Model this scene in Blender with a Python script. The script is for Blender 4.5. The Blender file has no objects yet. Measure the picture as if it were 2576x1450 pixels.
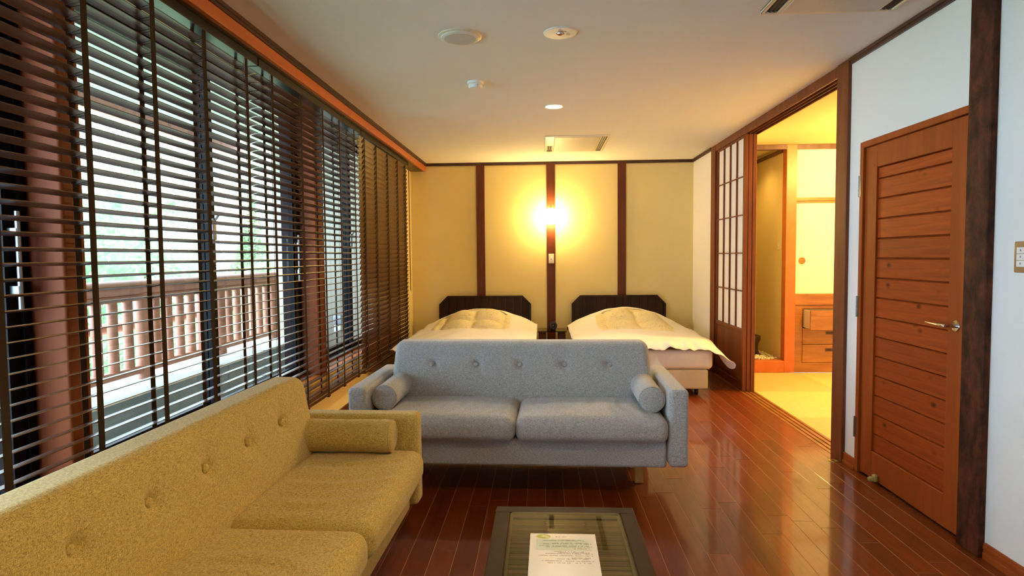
import bpy, bmesh, math, random
from mathutils import Vector, Matrix
random.seed(11)
PI = math.pi
SC = bpy.context.scene
COL = SC.collection

# ------------------------------------------------------------------ camera
# solved from the photograph's vanishing points (2576x1450 frame)
FPX, YAW, PIT, ROL, EYE = 1554.4, 0.0491, 0.0518, 0.0087, 1.30
fw = Vector((-math.sin(YAW)*math.cos(PIT), math.cos(YAW)*math.cos(PIT), -math.sin(PIT)))
rt = Vector((math.cos(YAW), math.sin(YAW), 0))
dn = fw.cross(rt)
rt2 = rt*math.cos(ROL) + dn*math.sin(ROL)
dn2 = fw.cross(rt2)
cam_d = bpy.data.cameras.new('camera')
cam = bpy.data.objects.new('camera', cam_d)
COL.objects.link(cam)
cam_d.sensor_fit = 'HORIZONTAL'
cam_d.sensor_width = 36.0
cam_d.lens = FPX/2576*36.0
cam_d.clip_start = 0.02
cam_d.clip_end = 200
mw = Matrix((( rt2.x, -dn2.x, -fw.x, 0), (rt2.y, -dn2.y, -fw.y, 0), (rt2.z, -dn2.z, -fw.z, EYE), (0, 0, 0, 1)))
cam.matrix_world = mw
SC.camera = cam

# ------------------------------------------------------------------ world, sun, exposure
world = bpy.data.worlds.new('overcast_sky')
SC.world = world
world.use_nodes = True
wn = world.node_tree.nodes
wbg = wn['Background']
wbg.inputs[0].default_value = (0.64, 0.83, 1.0, 1)
wbg.inputs[1].default_value = 17.0
sun_d = bpy.data.lights.new('sun', 'SUN')
sun_d.energy = 7.0
sun_d.angle = math.radians(12)
sun_d.color = (1.0, 0.95, 0.86)
sun = bpy.data.objects.new('sun', sun_d)
COL.objects.link(sun)
sun.rotation_euler = Vector((0.30, 0.35, -1.0)).to_track_quat('-Z', 'Y').to_euler()
SC.view_settings.view_transform = 'Standard'
SC.view_settings.look = 'None'
SC.view_settings.gamma = 1
SC.view_settings.use_curve_mapping = False
SC.view_settings.exposure = 0.0
cy = SC.cycles
cy.use_denoising = True
cy.max_bounces = 10
cy.diffuse_bounces = 6
cy.glossy_bounces = 4
cy.transmission_bounces = 6
cy.transparent_max_bounces = 16
cy.sample_clamp_indirect = 6
cy.caustics_reflective = False
cy.caustics_refractive = False
WARM = (1.0, 0.60, 0.15)
P_WALL, P_DOWN, P_TATAMI, P_ROOM = 210.0, 105.0, 200.0, 75.0


# ------------------------------------------------------------------ materials
def new_mat(name):
    m = bpy.data.materials.new(name)
    m.use_nodes = True
    nt = m.node_tree
    return m, nt, nt.nodes['Principled BSDF']

def setp(p, **k):
    al = dict(color='Base Color', rough='Roughness', metal='Metallic', spec='Specular IOR Level', coat='Coat Weight',
              coatr='Coat Roughness', sheen='Sheen Weight', ecol='Emission Color', estr='Emission Strength', trans='Transmission Weight', ior='IOR')
    for a, v in k.items():
        s = p.inputs[al[a]]
        if a in ('color', 'ecol'):
            v = (*v, 1) if len(v) == 3 else v
        s.default_value = v

def node(nt, t, **k):
    n = nt.nodes.new(t)
    for a, v in k.items():
        setattr(n, a, v)
    return n

def ramp(nt, fac, stops):
    r = node(nt, 'ShaderNodeValToRGB')
    e = r.color_ramp.elements
    while len(e) < len(stops):
        e.new(0.5)
    for el, (pos, c) in zip(e, stops):
        el.position = pos
        el.color = (*c, 1)
    nt.links.new(fac, r.inputs[0])
    return r.outputs[0]

def coords(nt, scale, kind='Object'):
    tc = node(nt, 'ShaderNodeTexCoord')
    mp = node(nt, 'ShaderNodeMapping')
    mp.inputs['Scale'].default_value = scale
    nt.links.new(tc.outputs[kind], mp.inputs['Vector'])
    return mp.outputs['Vector']

def noise(nt, vec, scale=1, detail=3, rough=0.55, dist=0.0):
    n = node(nt, 'ShaderNodeTexNoise')
    n.inputs['Scale'].default_value = scale
    n.inputs['Detail'].default_value = detail
    n.inputs['Roughness'].default_value = rough
    n.inputs['Distortion'].default_value = dist
    nt.links.new(vec, n.inputs['Vector'])
    return n.outputs['Fac']

def mixc(nt, fac, a, b, mode='MIX'):
    m = node(nt, 'ShaderNodeMix', data_type='RGBA', blend_type=mode)
    for i, v in ((0, fac), (6, a), (7, b)):
        if hasattr(v, 'is_output') or isinstance(v, bpy.types.NodeSocket):
            nt.links.new(v, m.inputs[i])
        else:
            m.inputs[i].default_value = v if not isinstance(v, tuple) else ((*v, 1) if len(v) == 3 else v)
    return m.outputs[2]

def bump(nt, p, h, strength=0.2, dist=0.002):
    b = node(nt, 'ShaderNodeBump')
    b.inputs['Strength'].default_value = strength
    b.inputs['Distance'].default_value = dist
    nt.links.new(h, b.inputs['Height'])
    nt.links.new(b.outputs[0], p.inputs['Normal'])

def plain(name, color, rough=0.5, **k):
    m, nt, p = new_mat(name)
    v = noise(nt, coords(nt, (1, 1, 1)), 9, 2)
    c = mixc(nt, v, tuple(x*0.93 for x in color), tuple(min(1, x*1.06) for x in color))
    nt.links.new(c, p.inputs['Base Color'])
    setp(p, rough=rough, **k)
    return m

def wood(name, dark, light, scale, rough=0.4, vary=0.0, knots=False, mottle=0.0, **k):
    """grain runs along the axis with the smallest scale"""
    m, nt, p = new_mat(name)
    v = coords(nt, scale)
    n1 = noise(nt, v, 1.0, 5, 0.6, 0.6)
    col = ramp(nt, n1, ((0.3, dark), (0.7, light)))
    if vary:
        oi = node(nt, 'ShaderNodeObjectInfo')
        mr = node(nt, 'ShaderNodeMapRange')
        mr.inputs['To Min'].default_value = 1-vary
        mr.inputs['To Max'].default_value = 1+vary
        nt.links.new(oi.outputs['Random'], mr.inputs[0])
        hs = node(nt, 'ShaderNodeHueSaturation')
        nt.links.new(mr.outputs[0], hs.inputs['Value'])
        nt.links.new(col, hs.inputs['Color'])
        col = hs.outputs[0]
    if mottle:
        n2 = noise(nt, coords(nt, (9, 9, 5)), 1.5, 6, 0.7, 0.4)
        r2 = ramp(nt, n2, ((0.38, (0, 0, 0)), (0.68, (1, 1, 1))))
        mk = mixc(nt, r2, (1-mottle, 1-mottle, 1-mottle), (1+mottle, 1+mottle*0.7, 1+mottle*0.6))
        col = mixc(nt, 1.0, col, mk, 'MULTIPLY')
    if knots:
        vo = node(nt, 'ShaderNodeTexVoronoi')
        vo.inputs['Scale'].default_value = 1.0
        oi = node(nt, 'ShaderNodeObjectInfo')
        tc = node(nt, 'ShaderNodeTexCoord')
        mp = node(nt, 'ShaderNodeMapping')
        mp.inputs['Scale'].default_value = (5.5, 5.5, 9.0)
        nt.links.new(tc.outputs['Object'], mp.inputs['Vector'])
        nt.links.new(oi.outputs['Random'], mp.inputs['Location'])
        nt.links.new(mp.outputs['Vector'], vo.inputs['Vector'])
        kc = ramp(nt, vo.outputs['Distance'], ((0.05, (0.25, 0.18, 0.15)), (0.10, (0.62, 0.55, 0.5)), (0.17, (1, 1, 1))))
        col = mixc(nt, 1.0, col, kc, 'MULTIPLY')
    nt.links.new(col, p.inputs['Base Color'])
    setp(p, rough=rough, **k)
    bump(nt, p, n1, 0.08, 0.001)
    return m

def fabric(name, dark, mid, light):
    m, nt, p = new_mat(name)
    a = noise(nt, coords(nt, (85, 420, 900)), 1, 2, 0.6)
    b = noise(nt, coords(nt, (900, 420, 110)), 1, 2, 0.6)
    c = noise(nt, coords(nt, (420, 95, 700)), 1, 2, 0.6)
    mx = node(nt, 'ShaderNodeMath', operation='ADD')
    nt.links.new(a, mx.inputs[0]); nt.links.new(b, mx.inputs[1])
    mx2 = node(nt, 'ShaderNodeMath', operation='ADD')
    nt.links.new(mx.outputs[0], mx2.inputs[0]); nt.links.new(c, mx2.inputs[1])
    dv = node(nt, 'ShaderNodeMath', operation='MULTIPLY')
    dv.inputs[1].default_value = 1/3
    nt.links.new(mx2.outputs[0], dv.inputs[0])
    col = ramp(nt, dv.outputs[0], ((0.40, dark), (0.50, mid), (0.60, light)))
    nt.links.new(col, p.inputs['Base Color'])
    setp(p, rough=0.95, spec=0.15, sheen=0.25)
    bump(nt, p, dv.outputs[0], 0.5, 0.0015)
    return m

def wallpaper(name, color, s=260):
    m, nt, p = new_mat(name)
    a = noise(nt, coords(nt, (s, s, s*0.35)), 1, 2)
    b = noise(nt, coords(nt, (1.3, 1.3, 1.3)), 1, 2)
    c = mixc(nt, b, tuple(x*0.97 for x in color), tuple(min(1, x*1.02) for x in color))
    nt.links.new(c, p.inputs['Base Color'])
    setp(p, rough=0.9, spec=0.2)
    bump(nt, p, a, 0.25, 0.001)
    return m

M = {}
M['wall'] = wallpaper('white_wallpaper', (0.81, 0.80, 0.775))
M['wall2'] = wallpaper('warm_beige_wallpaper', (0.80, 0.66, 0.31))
M['ceil'] = wallpaper('ceiling_paper', (0.84, 0.835, 0.825), 180)
M['trim'] = wood('dark_brown_trim', (0.055, 0.016, 0.008), (0.13, 0.036, 0.016), (14, 14, 1.5), 0.42)
M['trimy'] = wood('dark_brown_trim_long', (0.035, 0.011, 0.006), (0.09, 0.028, 0.013), (14, 1.2, 14), 0.42)
M['batten'] = wood('red_brown_batten', (0.075, 0.018, 0.005), (0.14, 0.033, 0.010), (16, 16, 1.6), 0.5, spec=0.3)
M['beam'] = wood('orange_brown_beam', (0.48, 0.115, 0.020), (0.58, 0.150, 0.030), (10, 0.7, 10), 0.38)
M['post'] = wood('orange_brown_post', (0.20, 0.043, 0.010), (0.27, 0.062, 0.015), (9, 9, 0.7), 0.6, spec=0.25)
M['pillar'] = wood('mottled_pillar', (0.050, 0.014, 0.006), (0.085, 0.026, 0.011), (14, 14, 2.0), 0.6, mottle=0.7, spec=0.2)
M['shoji'] = wood('shoji_frame_wood', (0.12, 0.030, 0.009), (0.21, 0.055, 0.016), (16, 16, 1.6), 0.5, spec=0.25)
M['door'] = wood('door_frame_wood', (0.26, 0.050, 0.007), (0.35, 0.074, 0.012), (16, 16, 1.2), 0.5, spec=0.18)
M['plank'] = wood('pine_plank', (0.23, 0.034, 0.0045), (0.43, 0.076, 0.010), (30, 2.2, 34), 0.5, vary=0.12, knots=True, spec=0.18)
M['headboard'] = wood('dark_headboard_wood', (0.012, 0.005, 0.003), (0.040, 0.014, 0.008), (26, 26, 2.2), 0.6, vary=0.25, spec=0.25)
M['tansu'] = wood('honey_cabinet_wood', (0.25, 0.088, 0.017), (0.43, 0.175, 0.038), (2.2, 12, 16), 0.35, vary=0.15)
M['oak'] = wood('oak_leg_wood', (0.62, 0.33, 0.09), (0.76, 0.44, 0.14), (20, 20, 2), 0.45)
M['log'] = wood('balcony_log', (0.28, 0.12, 0.08), (0.39, 0.19, 0.13), (9, 9, 1.5), 0.6)
M['sub'] = plain('floor_joint', (0.50, 0.27, 0.11), 0.5)  # light tan stands in for the glint along the board grooves
M['fabric'] = fabric('grey_woven_fabric', (0.19, 0.19, 0.19), (0.43, 0.43, 0.43), (0.68, 0.68, 0.68))
M['fabric_warm'] = fabric('warm_lit_fabric', (0.25, 0.160, 0.036), (0.56, 0.400, 0.100), (0.80, 0.61, 0.19))  # same grey weave, yellow lamp light put into the colour
M['slat'] = wood('blind_slat_wood', (0.050, 0.015, 0.0045), (0.085, 0.027, 0.008), (30, 1.5, 30), 0.32, spec=0.6)
M['tape'] = plain('ladder_tape', (0.034, 0.017, 0.010), 0.9, spec=0.2)
M['alu'] = plain('dark_aluminium', (0.006, 0.0065, 0.009), 0.5, spec=0.10)
M['alu_l'] = plain('grey_aluminium', (0.32, 0.36, 0.42), 0.35, metal=0.6)
M['chrome'] = plain('chrome', (0.72, 0.72, 0.74), 0.12, metal=1.0)
M['steel'] = plain('hinge_steel', (0.13, 0.13, 0.14), 0.3, metal=1.0)
M['brass'] = plain('brass', (0.55, 0.42, 0.12), 0.3, metal=1.0)
M['linen'] = plain('white_linen', (0.84, 0.83, 0.81), 0.9, spec=0.2)
M['mattress'] = plain('mattress_ticking', (0.80, 0.83, 0.88), 0.9)
M['divan'] = plain('beige_divan_cloth', (0.58, 0.50, 0.38), 0.9)
M['white'] = plain('white_plastic', (0.80, 0.79, 0.76), 0.4)
M['ivory'] = plain('ivory_plastic', (0.74, 0.66, 0.48), 0.4)
M['tan'] = plain('tan_metal_plate', (0.36, 0.24, 0.11), 0.35, metal=0.4)
M['grille'] = plain('speaker_cloth', (0.60, 0.57, 0.54), 0.9)
M['black'] = plain('black_plastic', (0.012, 0.012, 0.013), 0.3)
M['dark'] = plain('vent_interior', (0.02, 0.02, 0.022), 0.6)
M['acpanel'] = plain('vent_panel', (0.62, 0.58, 0.52), 0.5)
M['paint'] = plain('clock_white', (0.85, 0.85, 0.83), 0.5)
M['rope'] = plain('cord', (0.20, 0.08, 0.04), 0.8)
M['table'] = wood('black_brown_table_frame', (0.028, 0.012, 0.005), (0.052, 0.025, 0.010), (8, 2, 8), 0.5, spec=0.15)
M['bamboo'] = wood('bamboo_stick', (0.15, 0.090, 0.028), (0.25, 0.165, 0.058), (3, 60, 60), 0.5, vary=0.35)
M['wicker'] = wood('dark_wicker', (0.05, 0.016, 0.008), (0.16, 0.05, 0.022), (40, 40, 120), 0.5)
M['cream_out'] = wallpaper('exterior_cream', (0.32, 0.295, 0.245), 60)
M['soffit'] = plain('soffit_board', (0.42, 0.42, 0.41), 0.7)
M['deck'] = wood('balcony_deck', (0.15, 0.21, 0.29), (0.22, 0.29, 0.39), (10, 1, 10), 0.6)  # cool blue of the daylight is put into the board colour
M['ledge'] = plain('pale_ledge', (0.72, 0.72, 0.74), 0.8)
M['bark'] = wood('bark', (0.15, 0.11, 0.08), (0.30, 0.25, 0.2), (6, 6, 1), 0.9)
M['hill'] = None
M['pebble'] = plain('white_pebble', (0.78, 0.74, 0.64), 0.7)
M['vase'] = plain('dark_brown_glaze', (0.06, 0.03, 0.018), 0.3)
M['paper'] = plain('laminated_paper', (0.86, 0.85, 0.80), 0.25, coat=0.6)
M['ink'] = plain('print_ink', (0.30, 0.28, 0.26), 0.6)
M['inkr'] = plain('red_ink', (0.75, 0.10, 0.05), 0.6)
M['inkg'] = plain('pale_green_print', (0.68, 0.73, 0.58), 0.5)
M['emblem'] = plain('emblem_green_print', (0.52, 0.55, 0.10), 0.5)
M['emblem2'] = plain('emblem_yellow_print', (0.78, 0.76, 0.36), 0.5)
M['stopper'] = plain('olive_plastic', (0.42, 0.37, 0.12), 0.45)

def floor_mat():
    m, nt, p = new_mat('cherry_floor_board')
    v = coords(nt, (34, 2.6, 34))
    oi = node(nt, 'ShaderNodeObjectInfo')
    tc = node(nt, 'ShaderNodeTexCoord')
    mp = node(nt, 'ShaderNodeMapping')
    mp.inputs['Scale'].default_value = (24, 2.4, 24)
    cb = node(nt, 'ShaderNodeCombineXYZ')
    ml = node(nt, 'ShaderNodeMath', operation='MULTIPLY')
    ml.inputs[1].default_value = 80
    nt.links.new(oi.outputs['Random'], ml.inputs[0])
    nt.links.new(ml.outputs[0], cb.inputs[1])
    nt.links.new(tc.outputs['Object'], mp.inputs['Vector'])
    nt.links.new(cb.outputs[0], mp.inputs['Location'])
    n1 = noise(nt, mp.outputs['Vector'], 1.0, 5, 0.6, 1.2)
    col = ramp(nt, n1, ((0.3, (0.145, 0.025, 0.0032)), (0.7, (0.220, 0.042, 0.0065))))
    mr = node(nt, 'ShaderNodeMapRange')
    mr.inputs['To Min'].default_value = 0.82
    mr.inputs['To Max'].default_value = 1.2
    nt.links.new(oi.outputs['Random'], mr.inputs[0])
    hs = node(nt, 'ShaderNodeHueSaturation')
    nt.links.new(mr.outputs[0], hs.inputs['Value'])
    nt.links.new(col, hs.inputs['Color'])
    nt.links.new(hs.outputs[0], p.inputs['Base Color'])
    setp(p, rough=0.35, spec=0.35, coat=0.6, coatr=0.08)
    sc = noise(nt, coords(nt, (3, 3, 3), 'Object'), 1.5, 3)
    bump(nt, p, sc, 0.02, 0.004)
    return m
M['board'] = floor_mat()

def tatami_mat(name, k):
    m, nt, p = new_mat(name)
    v = coords(nt, (8, 340, 8))
    n1 = noise(nt, v, 1, 2)
    col = ramp(nt, n1, ((0.35, (0.58*k, 0.47*k, 0.15*k)), (0.65, (0.72*k, 0.60*k, 0.23*k))))
    oi = node(nt, 'ShaderNodeObjectInfo')
    nt.links.new(col, p.inputs['Base Color'])
    setp(p, rough=0.55, spec=0.4)
    bump(nt, p, n1, 0.3, 0.001)
    return m
M['tatami'] = tatami_mat('tatami_rush_along', 0.92)
M['tatami_sheen'] = tatami_mat('tatami_rush_across', 1.10)  # same rush, sheen of the turned weave put into a lighter colour

def glass_mat(name, tint=(1, 1, 1), refl=1.0):
    m = bpy.data.materials.new(name)
    m.use_nodes = True
    nt = m.node_tree
    nt.nodes.remove(nt.nodes['Principled BSDF'])
    out = nt.nodes['Material Output']
    tr = node(nt, 'ShaderNodeBsdfTransparent')
    tr.inputs[0].default_value = (*tint, 1)
    gl = node(nt, 'ShaderNodeBsdfGlossy')
    gl.inputs['Roughness'].default_value = 0.02
    fr = node(nt, 'ShaderNodeFresnel')
    fr.inputs[0].default_value = 1.5
    mx = node(nt, 'ShaderNodeMixShader')
    ge = node(nt, 'ShaderNodeNewGeometry')      # solid pane: reflect at the entry face only
    iv = node(nt, 'ShaderNodeMath', operation='SUBTRACT')
    iv.inputs[0].default_value = 1.0
    nt.links.new(ge.outputs['Backfacing'], iv.inputs[1])
    mu = node(nt, 'ShaderNodeMath', operation='MULTIPLY')
    nt.links.new(fr.outputs[0], mu.inputs[0])
    nt.links.new(iv.outputs[0], mu.inputs[1])
    nt.links.new(mu.outputs[0], mx.inputs[0])
    nt.links.new(tr.outputs[0], mx.inputs[1])
    nt.links.new(gl.outputs[0], mx.inputs[2])
    nt.links.new(mx.outputs[0], out.inputs[0])
    return m
M['glass'] = glass_mat('window_glass', (0.95, 0.97, 0.97))
M['tglass'] = glass_mat('table_glass', (0.86, 0.88, 0.84))
M['nglass'] = glass_mat('dark_table_glass', (0.35, 0.30, 0.25))

def paper_mat():
    m, nt, p = new_mat('shoji_paper')
    a = noise(nt, coords(nt, (60, 60, 60)), 1, 3)
    c = mixc(nt, a, (0.88, 0.87, 0.85), (0.93, 0.92, 0.90))
    nt.links.new(c, p.inputs['Base Color'])
    setp(p, rough=0.9, spec=0.1)
    out = nt.nodes['Material Output']
    tl = node(nt, 'ShaderNodeBsdfTranslucent')
    tl.inputs[0].default_value = (0.8, 0.77, 0.7, 1)
    mx = node(nt, 'ShaderNodeMixShader')
    mx.inputs[0].default_value = 0.08
    nt.links.new(p.outputs[0], mx.inputs[1])
    nt.links.new(tl.outputs[0], mx.inputs[2])
    nt.links.new(mx.outputs[0], out.inputs[0])
    return m
M['shojipaper'] = paper_mat()
M['fusuma'] = plain('fusuma_paper', (0.82, 0.80, 0.72), 0.85)

def emit_mat(name, col, s):
    m, nt, p = new_mat(name)
    setp(p, color=(0.8, 0.8, 0.8), rough=0.5, ecol=col, estr=s)
    return m

def leaf_mat(name, c1, c2):
    m, nt, p = new_mat(name)
    oi = noise(nt, coords(nt, (1.5, 1.5, 1.5)), 1, 3)
    col = ramp(nt, oi, ((0.3, c1), (0.7, c2)))
    nt.links.new(col, p.inputs['Base Color'])
    setp(p, rough=0.7)
    out = nt.nodes['Material Output']
    tl = node(nt, 'ShaderNodeBsdfTranslucent')
    nt.links.new(col, tl.inputs[0])
    mx = node(nt, 'ShaderNodeMixShader')
    mx.inputs[0].default_value = 0.4
    nt.links.new(p.outputs[0], mx.inputs[1])
    nt.links.new(tl.outputs[0], mx.inputs[2])
    nt.links.new(mx.outputs[0], out.inputs[0])
    return m
M['leaf'] = leaf_mat('leaf_green', (0.11, 0.24, 0.11), (0.36, 0.46, 0.27))
M['leaf2'] = leaf_mat('leaf_pale', (0.22, 0.34, 0.19), (0.48, 0.55, 0.38))
M['hill'] = leaf_mat('hillside_green', (0.16, 0.28, 0.12), (0.40, 0.46, 0.28))

def comforter_mat():
    m, nt, p = new_mat('comforter_print')
    n1 = noise(nt, coords(nt, (7, 7, 7)), 1, 4, 0.6, 2.5)
    w = ramp(nt, n1, ((0.485, (1, 1, 1)), (0.50, (0.62, 0.58, 0.40)), (0.515, (1, 1, 1))))
    c = mixc(nt, 1.0, (0.80, 0.72, 0.46), w, 'MULTIPLY')
    nt.links.new(c, p.inputs['Base Color'])
    setp(p, rough=0.85, spec=0.2)
    return m
M['comforter'] = comforter_mat()

# ------------------------------------------------------------------ mesh helpers
class MB:
    def __init__(s):
        s.v = []; s.f = []
    def box(s, x0, x1, y0, y1, z0, z1):
        b = len(s.v)
        s.v += [(x, y, z) for z in (z0, z1) for y in (y0, y1) for x in (x0, x1)]
        s.f += [tuple(b+i for i in q) for q in ((0, 2, 3, 1), (4, 5, 7, 6), (0, 1, 5, 4), (2, 6, 7, 3), (0, 4, 6, 2), (1, 3, 7, 5))]
        return s
    def prism(s, pts, axis, a, b):
        """extrude a 2-D outline; axis 'x': pts=(y,z), 'y': (x,z), 'z': (x,y)"""
        n = len(pts); base = len(s.v)
        for t in (a, b):
            for u, w in pts:
                s.v.append({'x': (t, u, w), 'y': (u, t, w), 'z': (u, w, t)}[axis])
        s.f.append(tuple(base+i for i in range(n)))
        s.f.append(tuple(base+n+i for i in reversed(range(n))))
        for i in range(n):
            j = (i+1) % n
            s.f.append((base+i, base+n+i, base+n+j, base+j))
        return s
    def cyl(s, p0, p1, r0, r1=None, n=12, caps=True):
        r1 = r0 if r1 is None else r1
        p0 = Vector(p0); p1 = Vector(p1)
        d = (p1-p0).normalized()
        u = d.orthogonal().normalized(); w = d.cross(u)
        b = len(s.v)
        for p, r in ((p0, r0), (p1, r1)):
            for i in range(n):
                a = 2*PI*i/n
                s.v.append(tuple(p+u*(r*math.cos(a))+w*(r*math.sin(a))))
        for i in range(n):
            j = (i+1) % n
            s.f.append((b+i, b+j, b+n+j, b+n+i))
        if caps:
            s.f.append(tuple(b+i for i in reversed(range(n))))
            s.f.append(tuple(b+n+i for i in range(n)))
        return s
    def lathe(s, prof, n=24, c=(0, 0, 0), axis='z', sy=1.0):
        b = len(s.v); k = len(prof)
        for r, h in prof:
            for i in range(n):
                a = 2*PI*i/n
                x, y = r*math.cos(a), r*math.sin(a)*sy
                p = {'z': (x, y, h), 'y': (x, h, y), 'x': (h, x, y)}[axis]
                s.v.append((c[0]+p[0], c[1]+p[1], c[2]+p[2]))
        for q in range(k-1):
            for i in range(n):
                j = (i+1) % n
                s.f.append((b+q*n+i, b+q*n+j, b+(q+1)*n+j, b+(q+1)*n+i))
        if prof[0][0] > 1e-6:
            s.f.append(tuple(b+i for i in reversed(range(n))))
        if prof[-1][0] > 1e-6:
            s.f.append(tuple(b+(k-1)*n+i for i in range(n)))
        return s
    def tube(s, pts, r, n=8):
        pts = [Vector(p) for p in pts]
        b = len(s.v); u = None
        for i, p in enumerate(pts):
            d = (pts[min(i+1, len(pts)-1)]-pts[max(i-1, 0)]).normalized()
            u = d.orthogonal().normalized() if u is None else (u-d*u.dot(d)).normalized()
            w = d.cross(u)
            rr = r[i] if isinstance(r, (list, tuple)) else r
            for k in range(n):
                a = 2*PI*k/n
                s.v.append(tuple(p+u*(rr*math.cos(a))+w*(rr*math.sin(a))))
        for i in range(len(pts)-1):
            for k in range(n):
                j = (k+1) % n
                s.f.append((b+i*n+k, b+i*n+j, b+(i+1)*n+j, b+(i+1)*n+k))
        s.f.append(tuple(b+k for k in reversed(range(n))))
        s.f.append(tuple(b+(len(pts)-1)*n+k for k in range(n)))
        return s
    def rbox(s, x0, x1, y0, y1, z0, z1, r, k=4, m=1, fn=None):
        """rounded box; m interior subdivisions, fn displaces each vertex"""
        lo = (x0, y0, z0); hi = (x1, y1, z1)
        ins = [min(r, (hi[i]-lo[i])/2) for i in range(3)]
        def axisvals(i):
            a, b, rr = lo[i], hi[i], ins[i]
            arc = [a+rr-rr*math.cos(t*PI/4/k)*1.0 if False else a+rr*(1-math.tan(PI/4*(1-t/k))) for t in range(k)]
            mid = [a+rr+(b-a-2*rr)*t/m for t in range(m+1)]
            return arc + mid + [a+b-q for q in reversed(arc)]
        ax = [axisvals(i) for i in range(3)]
        idx = {}
        def vert(p):
            q = []
            for i in range(3):
                q.append(min(max(p[i], lo[i]+ins[i]), hi[i]-ins[i]))
            d = [(p[i]-q[i])/max(ins[i], 1e-9) for i in range(3)]
            L = math.sqrt(sum(t*t for t in d))
            if L > 1e-9:
                o = tuple(q[i]+ins[i]*d[i]/L for i in range(3))
            else:
                o = tuple(p)
            key = tuple(round(t, 6) for t in o)
            if key not in idx:
                idx[key] = len(s.v)
                s.v.append(fn(*o) if fn else o)
            return idx[key]
        for i in range(3):
            u, w = (i+1) % 3, (i+2) % 3
            for side in (0, 1):
                A = ax[u]; B = ax[w]
                for a in range(len(A)-1):
                    for b in range(len(B)-1):
                        q = []
                        for da, db in ((0, 0), (1, 0), (1, 1), (0, 1)):
                            p = [0, 0, 0]
                            p[i] = hi[i] if side else lo[i]
                            p[u] = A[a+da]; p[w] = B[b+db]
                            q.append(vert(p))
                        if not side:
                            q.reverse()
                        q2 = []
                        for t in q:
                            if t not in q2:
                                q2.append(t)
                        if len(q2) >= 3:
                            s.f.append(tuple(q2))
        return s
    def mesh(s, name, mat=None, smooth=False, bevel=0.0, seg=1, ang=35):
        me = bpy.data.meshes.new(name)
        me.from_pydata(s.v, [], s.f)
        if bevel:
            bm = bmesh.new(); bm.from_mesh(me)
            bmesh.ops.remove_doubles(bm, verts=bm.verts, dist=1e-6)
            es = [e for e in bm.edges if len(e.link_faces) == 2 and e.calc_face_angle(0) > 0.5]
            bmesh.ops.bevel(bm, geom=es, offset=bevel, segments=seg, affect='EDGES', clamp_overlap=True)
            bm.to_mesh(me); bm.free()
        if smooth:
            me.shade_smooth()
            me.set_sharp_from_angle(angle=math.radians(ang))
        if mat:
            me.materials.append(M[mat] if isinstance(mat, str) else mat)
        me.update()
        return me
    def build(s, name, mat, parent=None, world=False, **k):
        if world and parent is not None:
            off = Vector((0, 0, 0)); q = parent
            while q is not None:
                off += q.location; q = q.parent
            s.v = [(v[0]-off.x, v[1]-off.y, v[2]-off.z) for v in s.v]
        return put(name, s.mesh(name, mat, **k), parent)

def put(name, me, parent=None, loc=None, rot=None):
    o = bpy.data.objects.new(name, me)
    COL.objects.link(o)
    if parent is not None:
        o.parent = parent
    if loc is not None:
        o.location = loc
    if rot is not None:
        o.rotation_euler = rot
    return o

def tag(o, label, cat, group=None, kind=None):
    o['label'] = label
    o['category'] = cat
    if group: o['group'] = group
    if kind: o['kind'] = kind
    return o

def thing(name, label, cat, loc=(0, 0, 0), rotz=0, group=None, kind=None):
    o = bpy.data.objects.new(name, None)
    o.empty_display_size = 0.1
    COL.objects.link(o)
    o.location = loc
    o.rotation_euler = (0, 0, rotz)
    return tag(o, label, cat, group, kind)

def struct(name, mb, mat, label, cat, **k):
    return tag(mb.build(name, mat, **k), label, cat, kind='structure')

def text_mesh(body, size, mat, font_extrude=0.0):
    cu = bpy.data.curves.new('txt', 'FONT')
    cu.body = body; cu.size = size; cu.align_x = 'CENTER'; cu.align_y = 'CENTER'; cu.extrude = font_extrude
    ob = bpy.data.objects.new('txt', cu)
    COL.objects.link(ob)
    dg = bpy.context.evaluated_depsgraph_get()
    me = bpy.data.meshes.new_from_object(ob.evaluated_get(dg))
    bpy.data.objects.remove(ob); bpy.data.curves.remove(cu)
    me.materials.clear()
    me.materials.append(M[mat])
    return me

# ================================================================== SETTING
XL, XR, YB, YN, ZC = -1.65, 1.87, 7.78, -2.6, 2.47

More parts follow.
